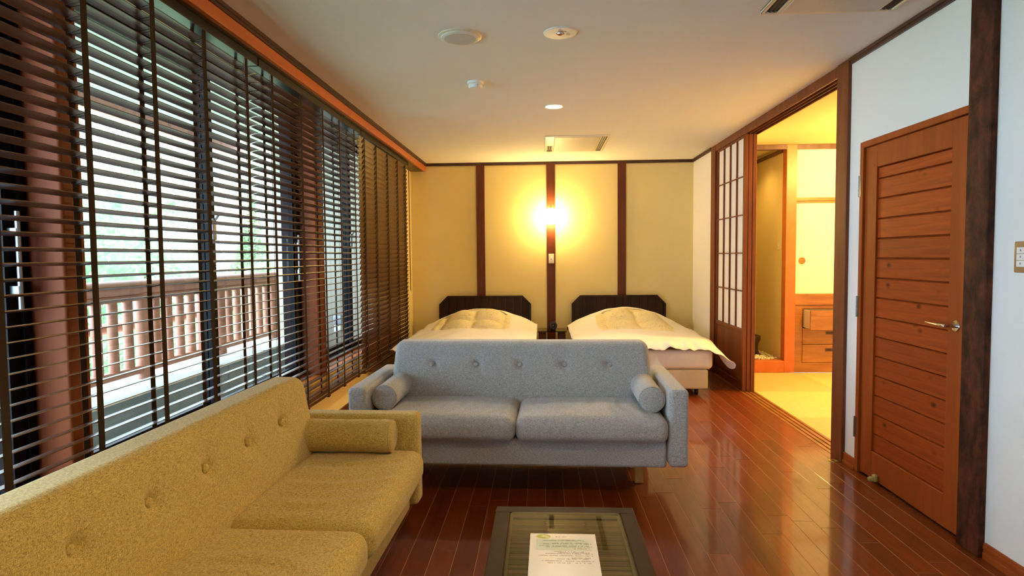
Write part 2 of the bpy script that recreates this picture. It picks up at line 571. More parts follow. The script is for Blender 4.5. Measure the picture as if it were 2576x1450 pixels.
# ---- floor with its boards
fl = struct('floor', MB().box(XL, XR+0.005, YN, YB, -0.12, -0.0010), 'sub', 'glossy red brown wooden plank floor of the main room', 'floor')
board_me = {}
def board_mesh(L, w):
    key = (round(L, 3), round(w, 3))
    if key not in board_me:
        board_me[key] = MB().box(-w/2, w/2, -L/2, L/2, -0.0045, 0).mesh('floor_board', 'board', bevel=0.0006)
    return board_me[key]
PITCH = 0.0998
k0 = -12
near = MB()
offs = [0.0, 0.62, 0.31, 0.78, 0.15, 0.47, 0.70, 0.24, 0.55, 0.05, 0.38, 0.86]
for k in range(k0, 25):
    a = -0.488+PITCH*k; b = a+PITCH
    a = max(a, XL); b = min(b, XR)
    if b-a < 0.02: continue
    ys = []
    y = 1.75-offs[(k*5) % 12]*0.909
    while y < YB:
        ys.append(y); y += 0.909
    ys.append(YB)
    for y0, y1 in zip(ys, ys[1:]):
        if y1-y0 < 0.05: continue
        w, L = b-a-0.0022, y1-y0-0.0022
        if y1 < 1.9 or (y0 > 5.75 and ((-1.3 < a and b < -0.15) or (0.4 < a and b < 1.5))):
            near.box(a+0.0007, b-0.0007, y0+0.0007, y1-0.0007, -0.0045, 0)
        else:
            put('floor_board', board_mesh(L, w), fl, ((a+b)/2, (y0+y1)/2, 0))
    y0 = ys[0]
    while y0 > YN:
        y1 = y0; y0 = max(YN, y0-0.909)
        near.box(a+0.0007, b-0.0007, y0+0.0007, y1-0.0007, -0.0045, 0)
o = near.build('floor_boards_beyond', 'board', fl); o['kind'] = 'stuff'

# ---- ceiling
struct('ceiling', MB().box(XL-0.3, XR+0.14, YN, YB+0.1, ZC, ZC+0.12), 'ceil', 'pale plain ceiling of the main room', 'ceiling')

# ---- back wall, battens, crown
struct('wall_back', MB().box(XL-0.1, XR+0.2, YB, YB+0.12, 0, ZC), 'wall2', 'cream papered wall behind the two beds', 'wall')
for i, (a, b, lab) in enumerate(((-0.82, -0.716, 'dark brown vertical batten above the headboard of the window side bed'),
                                 (0.06, 0.164, 'brown vertical batten that carries the glowing wall lamp'),
                                 (0.94, 1.043, 'dark brown vertical batten above the headboard beside the paper screens'))):
    struct('trim_%d' % (i+1), MB().box(a, b, YB-0.018, YB, 0, ZC-0.001), 'batten', lab, 'batten', bevel=0.002)
struct('trim_4', MB().box(-1.453, XR, YB-0.016, YB, ZC-0.036, ZC-0.0005).box(-1.453, XR, YB-0.022, YB-0.016, ZC-0.020, ZC-0.0005), 'trimy',
       'dark crown moulding along the top of the wall behind the beds', 'moulding')
struct('baseboard_back', MB().box(XL, XR, YB-0.012, YB, 0, 0.07), 'trimy', 'dark baseboard along the wall behind the beds', 'baseboard')

# ---- right wall (with sliding-door opening and door opening)
W = 0.13
TY0_ = 3.85
wr = MB()
wr.box(XR, XR+W, 6.945, YB, 0, ZC)                 # end piece by the back corner
wr.box(XR, XR+W, 3.735, 3.90, 0, ZC)               # between post and door
wr.box(XR, XR+W, 2.80, 3.735, 1.94, ZC)            # above the door
wr.box(XR, XR+W, YN, 2.80, 0, ZC)                  # right of the door
struct('wall_right', wr, 'wall', 'white papered side wall with the plank door', 'wall')
cr = MB()
for a, b in ((2.79, 3.878), (6.94, YB-0.02), (YN, 2.65)):
    cr.box(XR-0.014, XR, a, b, ZC-0.036, ZC-0.0005).box(XR-0.022, XR-0.014, a, b, ZC-0.018, ZC-0.0005)
struct('trim_5', cr, 'trimy', 'dark crown moulding along the top of the white side wall', 'moulding')
struct('trim_6', MB().box(XR-0.022, XR+W+0.005, 3.877, 4.018, 0, ZC-0.001), 'shoji', 'red brown wooden post between the tatami room opening and the plank door', 'post', bevel=0.003)
struct('trim_7', MB().box(XR-0.012, XR+W, 6.785, 6.945, 0, ZC-0.001), 'shoji', 'narrow brown jamb post beside the paper screens and the bed wall', 'post', bevel=0.003)
# lintel with three sliding grooves
li = MB()
zt, zb, zg = ZC-0.001, 2.402, 2.425
li.box(XR-0.008, XR+W, 4.018, 6.785, zg, zt)
for a, b in ((1.862, 1.877), (1.9115, 1.9155), (1.9495, 1.9545), (1.990, 2.0)):
    li.box(a, b, 4.018, 6.785, zb, zg)
struct('trim_8', li, 'shoji', 'grooved brown lintel over the tatami room opening', 'lintel')
# threshold with three grooves
th = MB()
th.box(1.862, 2.0, 4.018, 6.785, -0.02, -0.008)
for a, b in ((1.862, 1.888), (1.900, 1.926), (1.938, 1.966), (1.978, 2.0)):
    th.box(a, b, 4.018, 6.785, -0.008, 0.003)
struct('trim_9', th, 'tansu', 'grooved wooden threshold between the plank floor and the tatami', 'threshold')
struct('baseboard_right', MB().box(XR-0.012, XR, 3.735, 3.877, 0, 0.068).box(XR-0.016, XR-0.012, 3.735, 3.877, 0, 0.022), 'door',
       'short brown baseboard between the wooden post and the plank door', 'baseboard', bevel=0.002)
struct('baseboard_near', MB().box(XR-0.012, XR, YN, 2.65, 0, 0.07).box(XR-0.016, XR-0.012, YN, 2.65, 0, 0.03).box(XR-0.015, XR-0.012, YN, 2.65, 0.045, 0.06), 'door',
       'brown baseboard along the white wall right of the mottled pillar', 'baseboard', bevel=0.002)
struct('trim_10', MB().box(XR-0.030, XR+0.02, 2.66, 2.797, 0, ZC-0.001), 'pillar', 'dark mottled wooden pillar right of the plank door', 'pillar', bevel=0.004)
struct('trim_11', MB().box(XR-0.012, XR+W, 3.70, 3.737, 0, 1.94).box(XR-0.012, XR+W, 2.797, 3.70, 1.906, 1.94).box(XR-0.008, XR+W, 2.797, 2.815, 0, 1.906)
       .box(XR+0.05, XR+W, 2.815, 3.70, 0, 0.02), 'door', 'brown casing around the plank door', 'door casing', bevel=0.002)

# ---- plank door
dr = thing('door_1', 'brown pine door with horizontal planks and a chrome lever', 'door', (XR+0.012, 3.26, 0.012), kind='structure')
DX = XR+0.002
fr = MB()
fr.box(DX, DX+0.036, 3.578, 3.698, 0.012, 1.903)
fr.box(DX, DX+0.036, 2.818, 2.940, 0.012, 1.903)
fr.box(DX, DX+0.036, 2.940, 3.578, 1.779, 1.903)
fr.box(DX, DX+0.036, 2.940, 3.578, 0.012, 0.168)
fr.build('stile_frame', 'door', dr, world=True, bevel=0.003)
zb_ = [1.779, 1.715, 1.604, 1.492, 1.381, 1.270, 1.159, 1.047, 0.936, 0.825, 0.714, 0.602, 0.491, 0.380, 0.268, 0.168]
for a, b in zip(zb_, zb_[1:]):
    pk = MB().prism([(DX+0.019, b+0.0015), (DX+0.012, b+0.004), (DX+0.012, a-0.007), (DX+0.021, a-0.0015), (DX+0.030, a-0.0015), (DX+0.030, b+0.0015)], 'y', 2.935, 3.583)
    pk.v = [(v[0]-DX, v[1]-3.26, v[2]-(a+b)/2) for v in pk.v]
    put('plank', pk.mesh('plank', 'plank', bevel=0.001), dr, (DX-dr.location.x, 0, (a+b)/2-dr.location.z))
for zc in (1.69, 0.985, 0.265):
    h = MB().cyl((XR-0.008, 3.742, zc-0.062), (XR-0.008, 3.742, zc+0.062), 0.0075, n=12)
    h.box(XR-0.0135, XR-0.0115, 3.718, 3.742, zc-0.06, zc+0.06)
    for q in range(5):
        z = zc-0.062+0.0248*q
        h.cyl((XR-0.008, 3.742, z+0.0015), (XR-0.008, 3.742, z+0.0228), 0.0086, n=12)
    h.build('hinge', 'steel', dr, world=True, smooth=True)
MB().box(DX+0.030, DX+0.036, 2.935, 3.583, 0.16, 1.785).build('back_board', 'door', dr, world=True)  # board added to stop light passing between the planks
lv = MB().cyl((DX-0.055, 2.88, 0.965), (DX-0.004, 2.88, 0.965), 0.0095, n=16)
lv.tube([(DX-0.052, 2.872, 0.965), (DX-0.056, 2.885, 0.965), (DX-0.054, 2.93, 0.966), (DX-0.049, 3.00, 0.968), (DX-0.046, 3.03, 0.969)], [0.0105, 0.0115, 0.0085, 0.0055, 0.004], 12)
lever = lv.build('lever_handle', 'chrome', dr, world=True, smooth=True)
MB().lathe([(0.0265, 0), (0.0265, -0.004), (0.024, -0.007), (0.012, -0.008)], 28, (DX, 2.88, 0.965), 'x').build('rose', 'chrome', lever, world=True, smooth=True)
MB().box(XR-0.004, XR+0.004, 2.813, 2.8195, 0.93, 0.985).build('latch_plate', 'steel', dr, world=True)
ds = MB().rbox(XR-0.026, XR+0.0005, 3.487, 3.517, 0.016, 0.058, 0.010, 3)
ds.lathe([(0.0, -0.030), (0.010, -0.027), (0.014, -0.018), (0.014, 0)], 16, (XR-0.022, 3.502, 0.032), 'x')
ds.build('door_stop', 'stopper', dr, world=True, smooth=True)
fc = thing('floor_catch', 'small round brass catch let into the floor by the wooden post', 'door catch', (1.815, 3.90, 0))
MB().lathe([(0.030, 0.0), (0.030, 0.0035), (0.024, 0.0045), (0.017, 0.0035), (0.016, 0.001)], 28).build('ring', 'brass', fc, smooth=True)
MB().lathe([(0.0165, 0.0008), (0.0, 0.0012)], 20).build('cup', 'dark', fc)

struct('wall_added_corridor', MB().box(XR+W+0.6, XR+W+0.7, 2.0, TY0_-0.0, -0.02, ZC).box(XR+W, XR+W+0.7, 1.9, 2.0, -0.02, ZC).box(XR, XR+W+0.7, 2.0, TY0_, -0.12, -0.0), 'trim', 'dark passage added behind the plank door against light leaks', 'wall')  # unseen passage added to stop light leaking in around the door
struct('ceiling_added_corridor', MB().box(XR+W, XR+W+0.7, 1.9, TY0_, ZC, ZC+0.1), 'ceil', 'lid of the passage added behind the plank door against light leaks', 'ceiling')
# ---- wall switches
sw = thing('wall_switch', 'tan switch plate with three white rockers on the white wall', 'switch', (XR, 2.50, 1.2785))
MB().rbox(-0.008, 0.001, -0.045, 0.040, -0.061, 0.061, 0.006, 3).build('plate', 'tan', sw, smooth=True)
for i in range(3):
    z = 0.026-0.026*i
    r = MB().rbox(-0.011, -0.004, -0.025, 0.023, z-0.0125, z+0.0125, 0.002, 2).build('rocker', 'white', sw, smooth=True)
    MB().box(-0.0114, -0.0108, -0.002, 0.004, z-0.003, z+0.005).build('mark', 'ink', r)
sw = thing('wall_switch', 'ivory switch plate below the glowing lamp on the brown batten', 'switch', (0.115, YB-0.018, 1.263))
MB().rbox(-0.035, 0.035, -0.008, 0.001, -0.06, 0.06, 0.005, 3).build('plate', 'ivory', sw, smooth=True)
r = MB().rbox(-0.014, 0.014, -0.012, -0.005, -0.034, 0.034, 0.002, 2).build('rocker', 'white', sw, smooth=True)
MB().box(-0.007, 0.007, -0.0126, -0.0118, -0.016, -0.005).box(-0.007, 0.007, -0.0126, -0.0118, 0.001, 0.005).build('mark', 'ink', r)

# ---- shoji panels stacked in the three tracks
def shoji(name, x0, x1, label, grid=True):
    y0, y1, z0, z1 = 5.868, 6.784, 0.004, 2.424
    t = thing(name, label, 'sliding screen', ((x0+x1)/2, (y0+y1)/2, z0), group=None)
    f = MB()
    sw_ = 0.042
    f.box(x0, x1, y0, y0+sw_, z0, z1).box(x0, x1, y1-0.034, y1, z0, z1)
    f.box(x0+0.001, x1-0.001, y0+sw_, y1-0.034, 2.384, z1)
    f.box(x0+0.001, x1-0.001, y0+sw_, y1-0.034, z0, 0.08)
    f.box(x0-0.000, x1-0.001, y0+sw_, y1-0.034, 0.555, 0.592)
    f.build('frame', 'shoji', t, world=True, bevel=0.002)
    MB().box(x0+0.010, x1-0.008, y0+sw_, y1-0.034, 0.08, 0.555).build('lower_board', 'shoji', t, world=True)
    ya, yb = y0+sw_, y1-0.034
    zs = [0.592+(2.384-0.592)*i/5 for i in range(6)]
    yss = [ya+(yb-ya)*i/4 for i in range(5)]
    if grid:
        for i in range(4):
            for j in range(5):
                MB().box(x1-0.016, x1-0.0155, yss[i], yss[i+1], zs[j], zs[j+1]).build('paper_pane', 'shojipaper', t, world=True)
        for j in range(1, 5):
            MB().box(x0+0.004, x1-0.0165, ya, yb, zs[j]-0.005, zs[j]+0.005).build('cross_bar', 'shoji', t, world=True)
        for i in range(1, 4):
            MB().box(x0+0.002, x1-0.0165, yss[i]-0.006, yss[i]+0.006, 0.592, 2.384).build('upright_bar', 'shoji', t, world=True)
    else:
        MB().box(x1-0.016, x1-0.0155, ya, yb, 0.592, 2.384).build('paper_pane', 'shojipaper', t, world=True)
    return t
shoji('shoji_screen', 1.877, 1.911, 'front sliding paper screen with brown lattice facing the bed')
shoji('shoji_screen', 1.916, 1.949, 'middle sliding paper screen, second brown edge of the stack', False)
shoji('shoji_screen', 1.955, 1.989, 'rear sliding paper screen, brown edge next to the bright tatami opening', False)

# ---- tatami room shell
TX1, TY0, TY1 = 5.0, 3.95, 6.83
ft = struct('floor', MB().box(2.0, TX1, TY0-0.05, TY1+0.9, -0.12, -0.02), 'sub', 'yellow tatami floor of the room through the opening', 'floor')
mat_me = None
MS = 0.945
yy = TY1
j = 0
tm = {}
while yy > TY0+0.01:
    y1 = yy; y0 = max(TY0, yy-MS)
    xx = 2.0; i = 0
    while xx < TX1-0.01:
        x1 = min(TX1, 2.78 if i == 0 else xx+MS)
        if x1-xx > 0.03:
            key = (round(x1-xx, 3), round(y1-y0, 3), (i+j) % 2)
            w, L = x1-xx-0.002, y1-y0-0.002
            rot = (i+j) % 2
            if key not in tm:
                a, b = (w, L) if not rot else (L, w)
                tm[key] = MB().box(-a/2, a/2, -b/2, b/2, -0.02, 0).mesh('tatami_mat', 'tatami_sheen' if rot else 'tatami', bevel=0.002)
            put('tatami_mat', tm[key], ft, ((xx+x1)/2, (y0+y1)/2, 0), (0, 0, PI/2 if rot else 0))
        xx = x1; i += 1
    yy = y0; j += 1
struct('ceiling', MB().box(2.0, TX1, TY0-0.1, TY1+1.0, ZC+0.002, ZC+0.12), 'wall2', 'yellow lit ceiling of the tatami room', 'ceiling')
struct('wall_tatami_side', MB().box(TX1, TX1+0.1, TY0-0.1, TY1+1.0, 0, ZC), 'wall', 'cream side wall of the tatami room', 'wall')
struct('wall_tatami_near', MB().box(2.0, TX1, TY0-0.1, TY0, 0, ZC), 'wall', 'cream near wall of the tatami room', 'wall')
aw = MB().box(2.631, 2.741, 6.94, 7.80, 0, ZC).box(1.99, 2.741, 7.74, 7.84, 0, ZC).box(1.985, 2.0, 6.80, 7.80, 0, ZC)
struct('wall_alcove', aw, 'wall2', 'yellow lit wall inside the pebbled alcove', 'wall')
struct('trim_12', MB().box(2.631, 2.741, 6.83, 6.94, 0, ZC), 'beam', 'bright orange wooden pillar between the alcove and the closet', 'pillar', bevel=0.003)
struct('trim_13', MB().box(2.0, 2.631, 6.83, 6.90, 2.418, ZC).box(2.741, TX1, 6.845, 6.90, 2.418, ZC).box(2.612, 2.631, 6.94, 7.74, 2.40, 2.44), 'trim',
       'brown header rail along the top of the closet and alcove', 'header rail')
struct('trim_14', MB().box(2.0, 2.631, 6.83, 6.94, 0, 0.130), 'beam', 'low wooden sill in front of the pebbled alcove', 'sill', bevel=0.003)
struct('trim_15', MB().box(2.741, TX1, 6.845, 6.92, 1.868, 1.902).box(2.741, TX1, 6.86, 6.92, 1.842, 1.868), 'tansu', 'orange rail between the upper and lower closet doors', 'rail')
struct('trim_16', MB().box(2.741, TX1, 6.835, 6.92, 0.742, 0.834).box(2.741, TX1, 6.842, 6.92, 0.834, 0.862), 'tansu', 'orange rail above the closet drawers', 'rail', bevel=0.002)
d2 = thing('door_2', 'small upper closet door covered in pale yellow paper', 'closet door', (3.22, 6.88, 1.902), kind='structure')
MB().box(2.742, 3.70, 6.865, 6.885, 1.902, 2.418).build('panel', 'fusuma', d2, world=True)
d3 = thing('door_3', 'tall lower closet door of pale yellow paper with round finger pull', 'closet door', (3.22, 6.88, 0.862), kind='structure')
MB().box(2.742, 3.70, 6.865, 6.885, 0.862, 1.842).build('panel', 'fusuma', d3, world=True)
MB().lathe([(0.037, 0), (0.037, -0.004), (0.030, -0.005), (0.027, -0.001), (0.0, -0.0008)], 28, (2.818, 6.865, 1.222), 'y').build('finger_pull', 'tansu', d3, world=True, smooth=True)
d4 = thing('door_4', 'pale paper closet doors beyond the wooden post', 'closet door', (4.3, 6.88, 0.862), kind='structure')
MB().box(3.705, TX1, 6.875, 6.895, 0.862, 1.842).build('panel', 'fusuma', d4, world=True)
MB().box(3.705, TX1, 6.875, 6.895, 1.902, 2.418).build('panel', 'fusuma', d4, world=True)

cab = thing('drawer_cabinet', 'honey wood closet drawers with the top drawer pulled open', 'cabinet', (3.3, 6.9, 0))
b = MB()
b.box(2.742, 2.827, 6.85, 7.25, 0.085, 0.742)
b.box(2.827, 3.75, 6.85, 7.25, 0.085, 0.108)
b.box(2.827, 3.75, 6.85, 7.25, 0.700, 0.742)
b.box(3.66, 3.75, 6.85, 7.25, 0.108, 0.700)
b.box(2.827, 3.66, 7.20, 7.25, 0.108, 0.700)
b.build('body', 'tansu', cab, world=True, bevel=0.001)
MB().box(2.742, 3.75, 6.842, 6.86, 0, 0.085).build('kick_board', 'tansu', cab, world=True)
def drawer(z0, z1, dy):
    f = MB().box(2.830, 3.655, 6.846-dy, 6.862-dy, z0+0.002, z1-0.002).build('drawer', 'tansu', cab, world=True, bevel=0.0015)
    s = MB()
    s.box(2.842, 2.856, 6.862-dy, 7.15-dy, z0+0.008, z1-0.010).box(3.63, 3.644, 6.862-dy, 7.15-dy, z0+0.008, z1-0.010)
    s.box(2.842, 3.644, 7.138-dy, 7.15-dy, z0+0.008, z1-0.010).box(2.856, 3.63, 6.862-dy, 7.138-dy, z0+0.010, z0+0.018)
    s.build('drawer_box', 'ivory', f, world=True)
    zc = z0+(z1-z0)*0.70
    MB().box(3.075, 3.175, 6.843-dy, 6.8465-dy, zc-0.016, zc+0.016).build('handle_plate', 'trim', f, world=True)
    MB().box(3.085, 3.165, 6.8425-dy, 6.8435-dy, zc-0.005, zc+0.006).build('handle_slot', 'dark', f, world=True)
drawer(0.488, 0.698, 0.20)
drawer(0.310, 0.486, 0.0)
drawer(0.110, 0.308, 0.0)

# pebbles and ornament in the alcove
struct('floor_alcove', MB().box(2.0, 2.631, 6.94, 7.74, 0, 0.115), 'tansu', 'raised alcove floor under the white pebbles', 'floor')
pb = MB()
def blob(mb, c, rx, ry, rz, n=6):
    b0 = len(mb.v)
    mb.v.append((c[0], c[1], c[2]-rz))
    for th in (-0.45, 0.45):
        for i in range(n):
            a = 2*PI*i/n+th
            mb.v.append((c[0]+rx*0.88*math.cos(a), c[1]+ry*0.88*math.sin(a), c[2]+rz*th))
    mb.v.append((c[0], c[1], c[2]+rz))
    for i in range(n):
        j = (i+1) % n
        mb.f += [(b0, b0+1+j, b0+1+i), (b0+1+i, b0+1+j, b0+1+n+j, b0+1+n+i), (b0+1+n+i, b0+1+n+j, b0+1+2*n)]
for i in range(1500):
    x, y = random.uniform(2.03, 2.61), random.uniform(6.96, 7.72)
    if math.hypot(x-2.455, y-7.28) < 0.09: continue
    r = random.uniform(0.010, 0.019)
    blob(pb, (x, y, 0.120+random.uniform(0, 0.022)), r, r*random.uniform(0.7, 1.1), r*0.65)
o = pb.build('pebble_bed', 'pebble', smooth=True, ang=80)
tag(o, 'bed of small white pebbles on the alcove floor', 'pebbles', kind='stuff')
vs = thing('ornament', 'dark brown curved wooden ornament standing in the alcove pebbles', 'ornament', (2.455, 7.28, 0.115))
MB().lathe([(0.0, 0), (0.055, 0.003), (0.060, 0.03), (0.045, 0.09), (0.055, 0.15), (0.078, 0.20), (0.075, 0.235), (0.04, 0.25), (0.0, 0.252)], 20, sy=0.8).build('body', 'vase', vs, smooth=True, ang=60)
MB().lathe([(0.06, 0.0), (0.066, 0.012), (0.05, 0.02)], 20).build('foot', 'trim', vs, smooth=True)
sw = thing('wall_switch', 'small switch plate on the yellow alcove wall beside the orange pillar', 'switch', (2.631, 7.03, 1.40))
MB().rbox(-0.006, 0.001, -0.032, 0.032, -0.06, 0.06, 0.004, 2).build('plate', 'ivory', sw, smooth=True)
MB().rbox(-0.009, -0.004, -0.008, 0.008, -0.018, 0.006, 0.0015, 2).build('rocker', 'white', sw, smooth=True)

# ---- left wall, posts, sill
wl = MB()
wl.box(XL-0.12, XL, YN, YB, 0, 0.405)
wl.box(XL-0.25, XL, YN, YB, 2.372, ZC)
wl.box(XL-0.25, XL, 6.98, YB, 0.405, 2.372)
wl.box(XL-0.25, XL, YN, -2.50, 0.405, 2.372)
wl.box(XL-0.25, XL, -0.36, -0.25, 0.405, 2.372)
struct('wall_left', wl, 'wall2', 'cream papered wall below and beside the windows', 'wall')
struct('trim_17', MB().box(XL-0.25, XL+0.012, -2.5, 6.98, 0.405, 0.432), 'beam', 'orange brown wooden window sill behind the blinds', 'sill', bevel=0.003)
for i, (a, b, lab) in enumerate(((2.062, 2.166, 'orange brown post between the near and the middle window'),
                                 (4.463, 4.630, 'orange brown post between the middle and the far window'),
                                 (6.85, 6.98, 'orange brown post at the far end of the far window'))):
    struct('trim_%d' % (18+i), MB().rbox(XL-0.25, XL, a, b, 0.432, 2.372, 0.012, 3), 'post', lab, 'post', smooth=True)
bmn = MB().box(-1.485, -1.455, YN, YB-0.001, 2.371, ZC-0.036)
struct('trim_21', bmn, 'beam', 'orange brown valance beam above the blinds', 'beam', bevel=0.003)
struct('trim_22', MB().box(-1.485, -1.449, YN, YB-0.001, ZC-0.036, ZC-0.0005).box(-1.449, -1.441, YN, YB-0.001, ZC-0.020, ZC-0.0005), 'trimy',
       'dark crown moulding on top of the valance beam', 'moulding')
struct('trim_23', MB().box(XL, -1.485, YN, YB-0.001, 2.373, 2.395), 'trimy', 'dark underside board behind the valance beam', 'board')
struct('baseboard_left', MB().box(XL, XL+0.012, YN, YB, 0, 0.07), 'trim', 'dark baseboard below the window wall', 'baseboard')
struct('wall_near', MB().box(XL-0.2, XR+0.2, YN-0.1, YN, 0, ZC), 'wall', 'white wall behind the viewer', 'wall')

# ---- windows
def window(n, y0, y1, label, handle_side):
    t = thing('window_%d' % n, label, 'window', (-1.83, (y0+y1)/2, 0.432), kind='structure')
    z0, z1 = 0.432, 2.372
    f = MB()
    f.box(-1.895, -1.775, y0, y0+0.035, z0, z1).box(-1.895, -1.775, y1-0.035, y1, z0, z1)
    f.box(-1.895, -1.775, y0+0.035, y1-0.035, z0, z0+0.03).box(-1.895, -1.775, y0+0.035, y1-0.035, z1-0.035, z1)
    f.build('frame', 'alu', t, world=True, bevel=0.002)
    ym = (y0+y1)/2-0.02
    for k, (a, b, xa) in enumerate(((y0+0.035, ym+0.03, -1.845), (ym-0.03, y1-0.035, -1.805))):
        s = MB()
        st = 0.052
        s.box(xa-0.015, xa+0.015, a, a+st, z0+0.03, z1-0.035).box(xa-0.015, xa+0.015, b-st, b, z0+0.03, z1-0.035)
        s.box(xa-0.015, xa+0.015, a+st, b-st, z0+0.03, z0+0.08).box(xa-0.015, xa+0.015, a+st, b-st, z1-0.08, z1-0.035)
        so = s.build('sash', 'alu', t, world=True, bevel=0.002)
        MB().box(xa-0.003, xa+0.003, a+st, b-st, z0+0.08, z1-0.08).build('pane', 'glass', so, world=True)
        if k == 1:
            h = MB()
            yh = b-st*0.5
            h.cyl((xa+0.045, yh, 1.13), (xa+0.045, yh, 1.465), 0.008, n=10)
            for zz in (1.20, 1.395):
                h.box(xa+0.013, xa+0.047, yh-0.010, yh+0.010, zz-0.013, zz+0.013)
            h.build('pull_handle', 'alu_l', so, world=True)
            q = MB()
            q.rbox(xa+0.013, xa+0.030, a+0.008, a+0.044, 1.40, 1.52, 0.006, 2)
            q.tube([(xa+0.025, a+0.026, 1.50), (xa+0.045, a+0.03, 1.53), (xa+0.05, a+0.05, 1.55)], 0.006, 8)
            q.build('crescent_lock', 'alu_l', so, world=True, smooth=True)
window(1, -0.25, 2.062, 'near dark framed sliding window at the left edge', 1)
window(2, 2.166, 4.463, 'middle dark framed sliding window facing the balcony railing', 1)
window(3, 4.63, 6.85, 'far dark framed sliding window facing the cream outside wall', 1)

window(4, -2.50, -0.36, 'dark framed sliding window added behind the viewer for more daylight', 1)  # unseen window added to bring in daylight from behind the viewer

# ---- venetian blinds
XB = -1.541
def slat_mesh(L):
    mb = MB(); n = 4; w = 0.050; t = 0.0028
    top = []; bot = []
    for i in range(n+1):
        x = -w/2+w*i/n
        c = 0.0022*(1-(2*x/w)**2)
        top.append((x, c+t/2)); bot.append((x, c-t/2))
    mb.prism(top+bot[::-1], 'y', -L/2, L/2)
    return mb.mesh('slat', 'slat')
def blind(y0, y1, tilt, ztop, zbot, tapes, label, cord=None):
    t = thing('venetian_blind', label, 'blind', (XB, (y0+y1)/2, zbot), group='dark wooden blinds along the window wall')
    L = y1-y0; yc = (y0+y1)/2
    MB().box(-0.030, 0.030, -L/2, L/2, 2.328-zbot, 2.372-zbot).build('head_rail', 'black', t, bevel=0.002)
    MB().box(-0.027, 0.027, -L/2, L/2, -0.014, 0.012).build('bottom_rail', 'slat', t, bevel=0.003)
    me = slat_mesh(L-0.006)
    n = int(round((ztop-zbot-0.03)/0.0442))
    th = math.radians(tilt)
    for i in range(n):
        z = 0.045+i*(ztop-zbot-0.045)/(n-1)
        put('slat', me, t, (0, 0, z), (0, -th, 0))
    dx, dz = 0.0262*math.cos(th), 0.0262*math.sin(th)
    for y in tapes:
        tp = MB(); y_ = y-yc; hw = 0.0145
        tp.box(dx+0.0005, dx+0.0017, y_-hw, y_+hw, 0.0, 2.33-zbot)
        tp.box(-dx-0.0017, -dx-0.0005, y_-hw, y_+hw, 0.0, 2.33-zbot)
        for i in range(n):
            z = 0.045+i*(ztop-zbot-0.045)/(n-1)
            for q in (-0.010, 0.010):
                tp.tube([(-dx, y_+q, z-dz-0.003), (dx, y_+q, z+dz-0.003)], 0.0011, 4)
        tp.cyl((-dx, y_, -0.010), (dx, y_, -0.016), 0.004, n=6)
        tp.rbox(0.018, 0.034, y_-0.02, y_+0.02, -0.022, -0.008, 0.006, 2)
        tp.build('ladder_tape', 'tape', t)
        MB().cyl((0.004, y_+0.022, 0), (0.004, y_+0.022, 2.33-zbot), 0.0011, n=5).build('lift_cord', 'tape', t)
    if cord:
        cb = MB()
        y_ = cord-yc
        cb.tube([(0.020, y_, 2.33-zbot), (0.020, y_, 0.93-zbot), (0.024, y_+0.010, 0.905-zbot), (0.020, y_+0.022, 0.93-zbot), (0.020, y_+0.022, 2.33-zbot)], 0.0028, 6)
        cb.build('pull_cord', 'rope', t, smooth=True)
    return t
def even(a, b, n, m=0.10):
    return [a+m+(b-a-2*m)*i/(n-1) for i in range(n)]
blind(1.40, 3.288, 11.0, 2.285, 0.335, [1.65, 2.022, 2.392, 2.765, 3.163], 'open dark wooden blind nearest the viewer, showing the balcony railing')
blind(3.300, 5.165, 11.0, 2.285, 0.335, [3.466, 3.878, 4.268, 4.620, 4.985], 'open dark wooden blind in the middle, in front of the second window post')
blind(5.180, 7.030, 68.0, 2.300, 0.315, [5.33, 5.71, 6.14, 6.56, 6.92], 'closed brown wooden blind beside the window side bed', cord=7.06)

blind(-0.46, 1.385, 50.0, 2.300, 1.25, [-0.2, 0.25, 0.7, 1.15], 'half lowered dark blind added out of view on the near window to shade the upper wall')  # unseen blind added to darken the upper right wall
blind(-2.40, -0.475, 50.0, 2.300, 1.25, [-2.2, -1.7, -1.2, -0.7], 'half lowered dark blind added behind the viewer to shade the upper wall')  # second unseen blind, added to cut daylight on the upper wall

# ================================================================== OUTSIDE
struct('floor_balcony', MB().box(-3.4, -1.90, -4, 7.2, -0.10, 0.02), 'deck', 'shaded balcony deck with cool daylight blue in its colour', 'deck')
struct('wall_parapet', MB().box(-3.30, -2.86, -4, 7.2, 0.0, 0.35), 'deck', 'balcony kerb with cool daylight blue in its colour below the log railing', 'kerb')
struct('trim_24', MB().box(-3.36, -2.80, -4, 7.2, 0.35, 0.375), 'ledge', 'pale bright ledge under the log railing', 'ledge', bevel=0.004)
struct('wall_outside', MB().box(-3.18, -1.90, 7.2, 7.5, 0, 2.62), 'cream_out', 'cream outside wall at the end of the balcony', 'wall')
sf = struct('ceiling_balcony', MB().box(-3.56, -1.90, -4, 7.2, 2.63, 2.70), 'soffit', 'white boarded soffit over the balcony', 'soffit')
spm = MB().box(-0.066, 0.066, -5.6, 5.6, 0, 0.012).mesh('soffit_board', 'soffit', bevel=0.002)
for i in range(12):
    put('soffit_board', spm, sf, (-1.97-0.136*i, 1.6, 2.618))
struct('trim_25', MB().box(-3.60, -3.50, -4, 7.2, 2.50, 2.62), 'log', 'orange brown eaves beam outside the windows', 'beam')
rl = thing('balcony_railing', 'red brown log railing on the balcony outside the windows', 'railing', (-3.1, 3.0, 0.375))
RX = -3.10
MB().cyl((RX, -4, 1.085), (RX, 6.98, 1.085), 0.058, n=16).build('top_rail', 'log', rl, world=True, smooth=True)
MB().box(RX-0.03, RX+0.03, -4, 6.95, 0.985, 1.035).build('upper_board', 'log', rl, world=True, bevel=0.006)
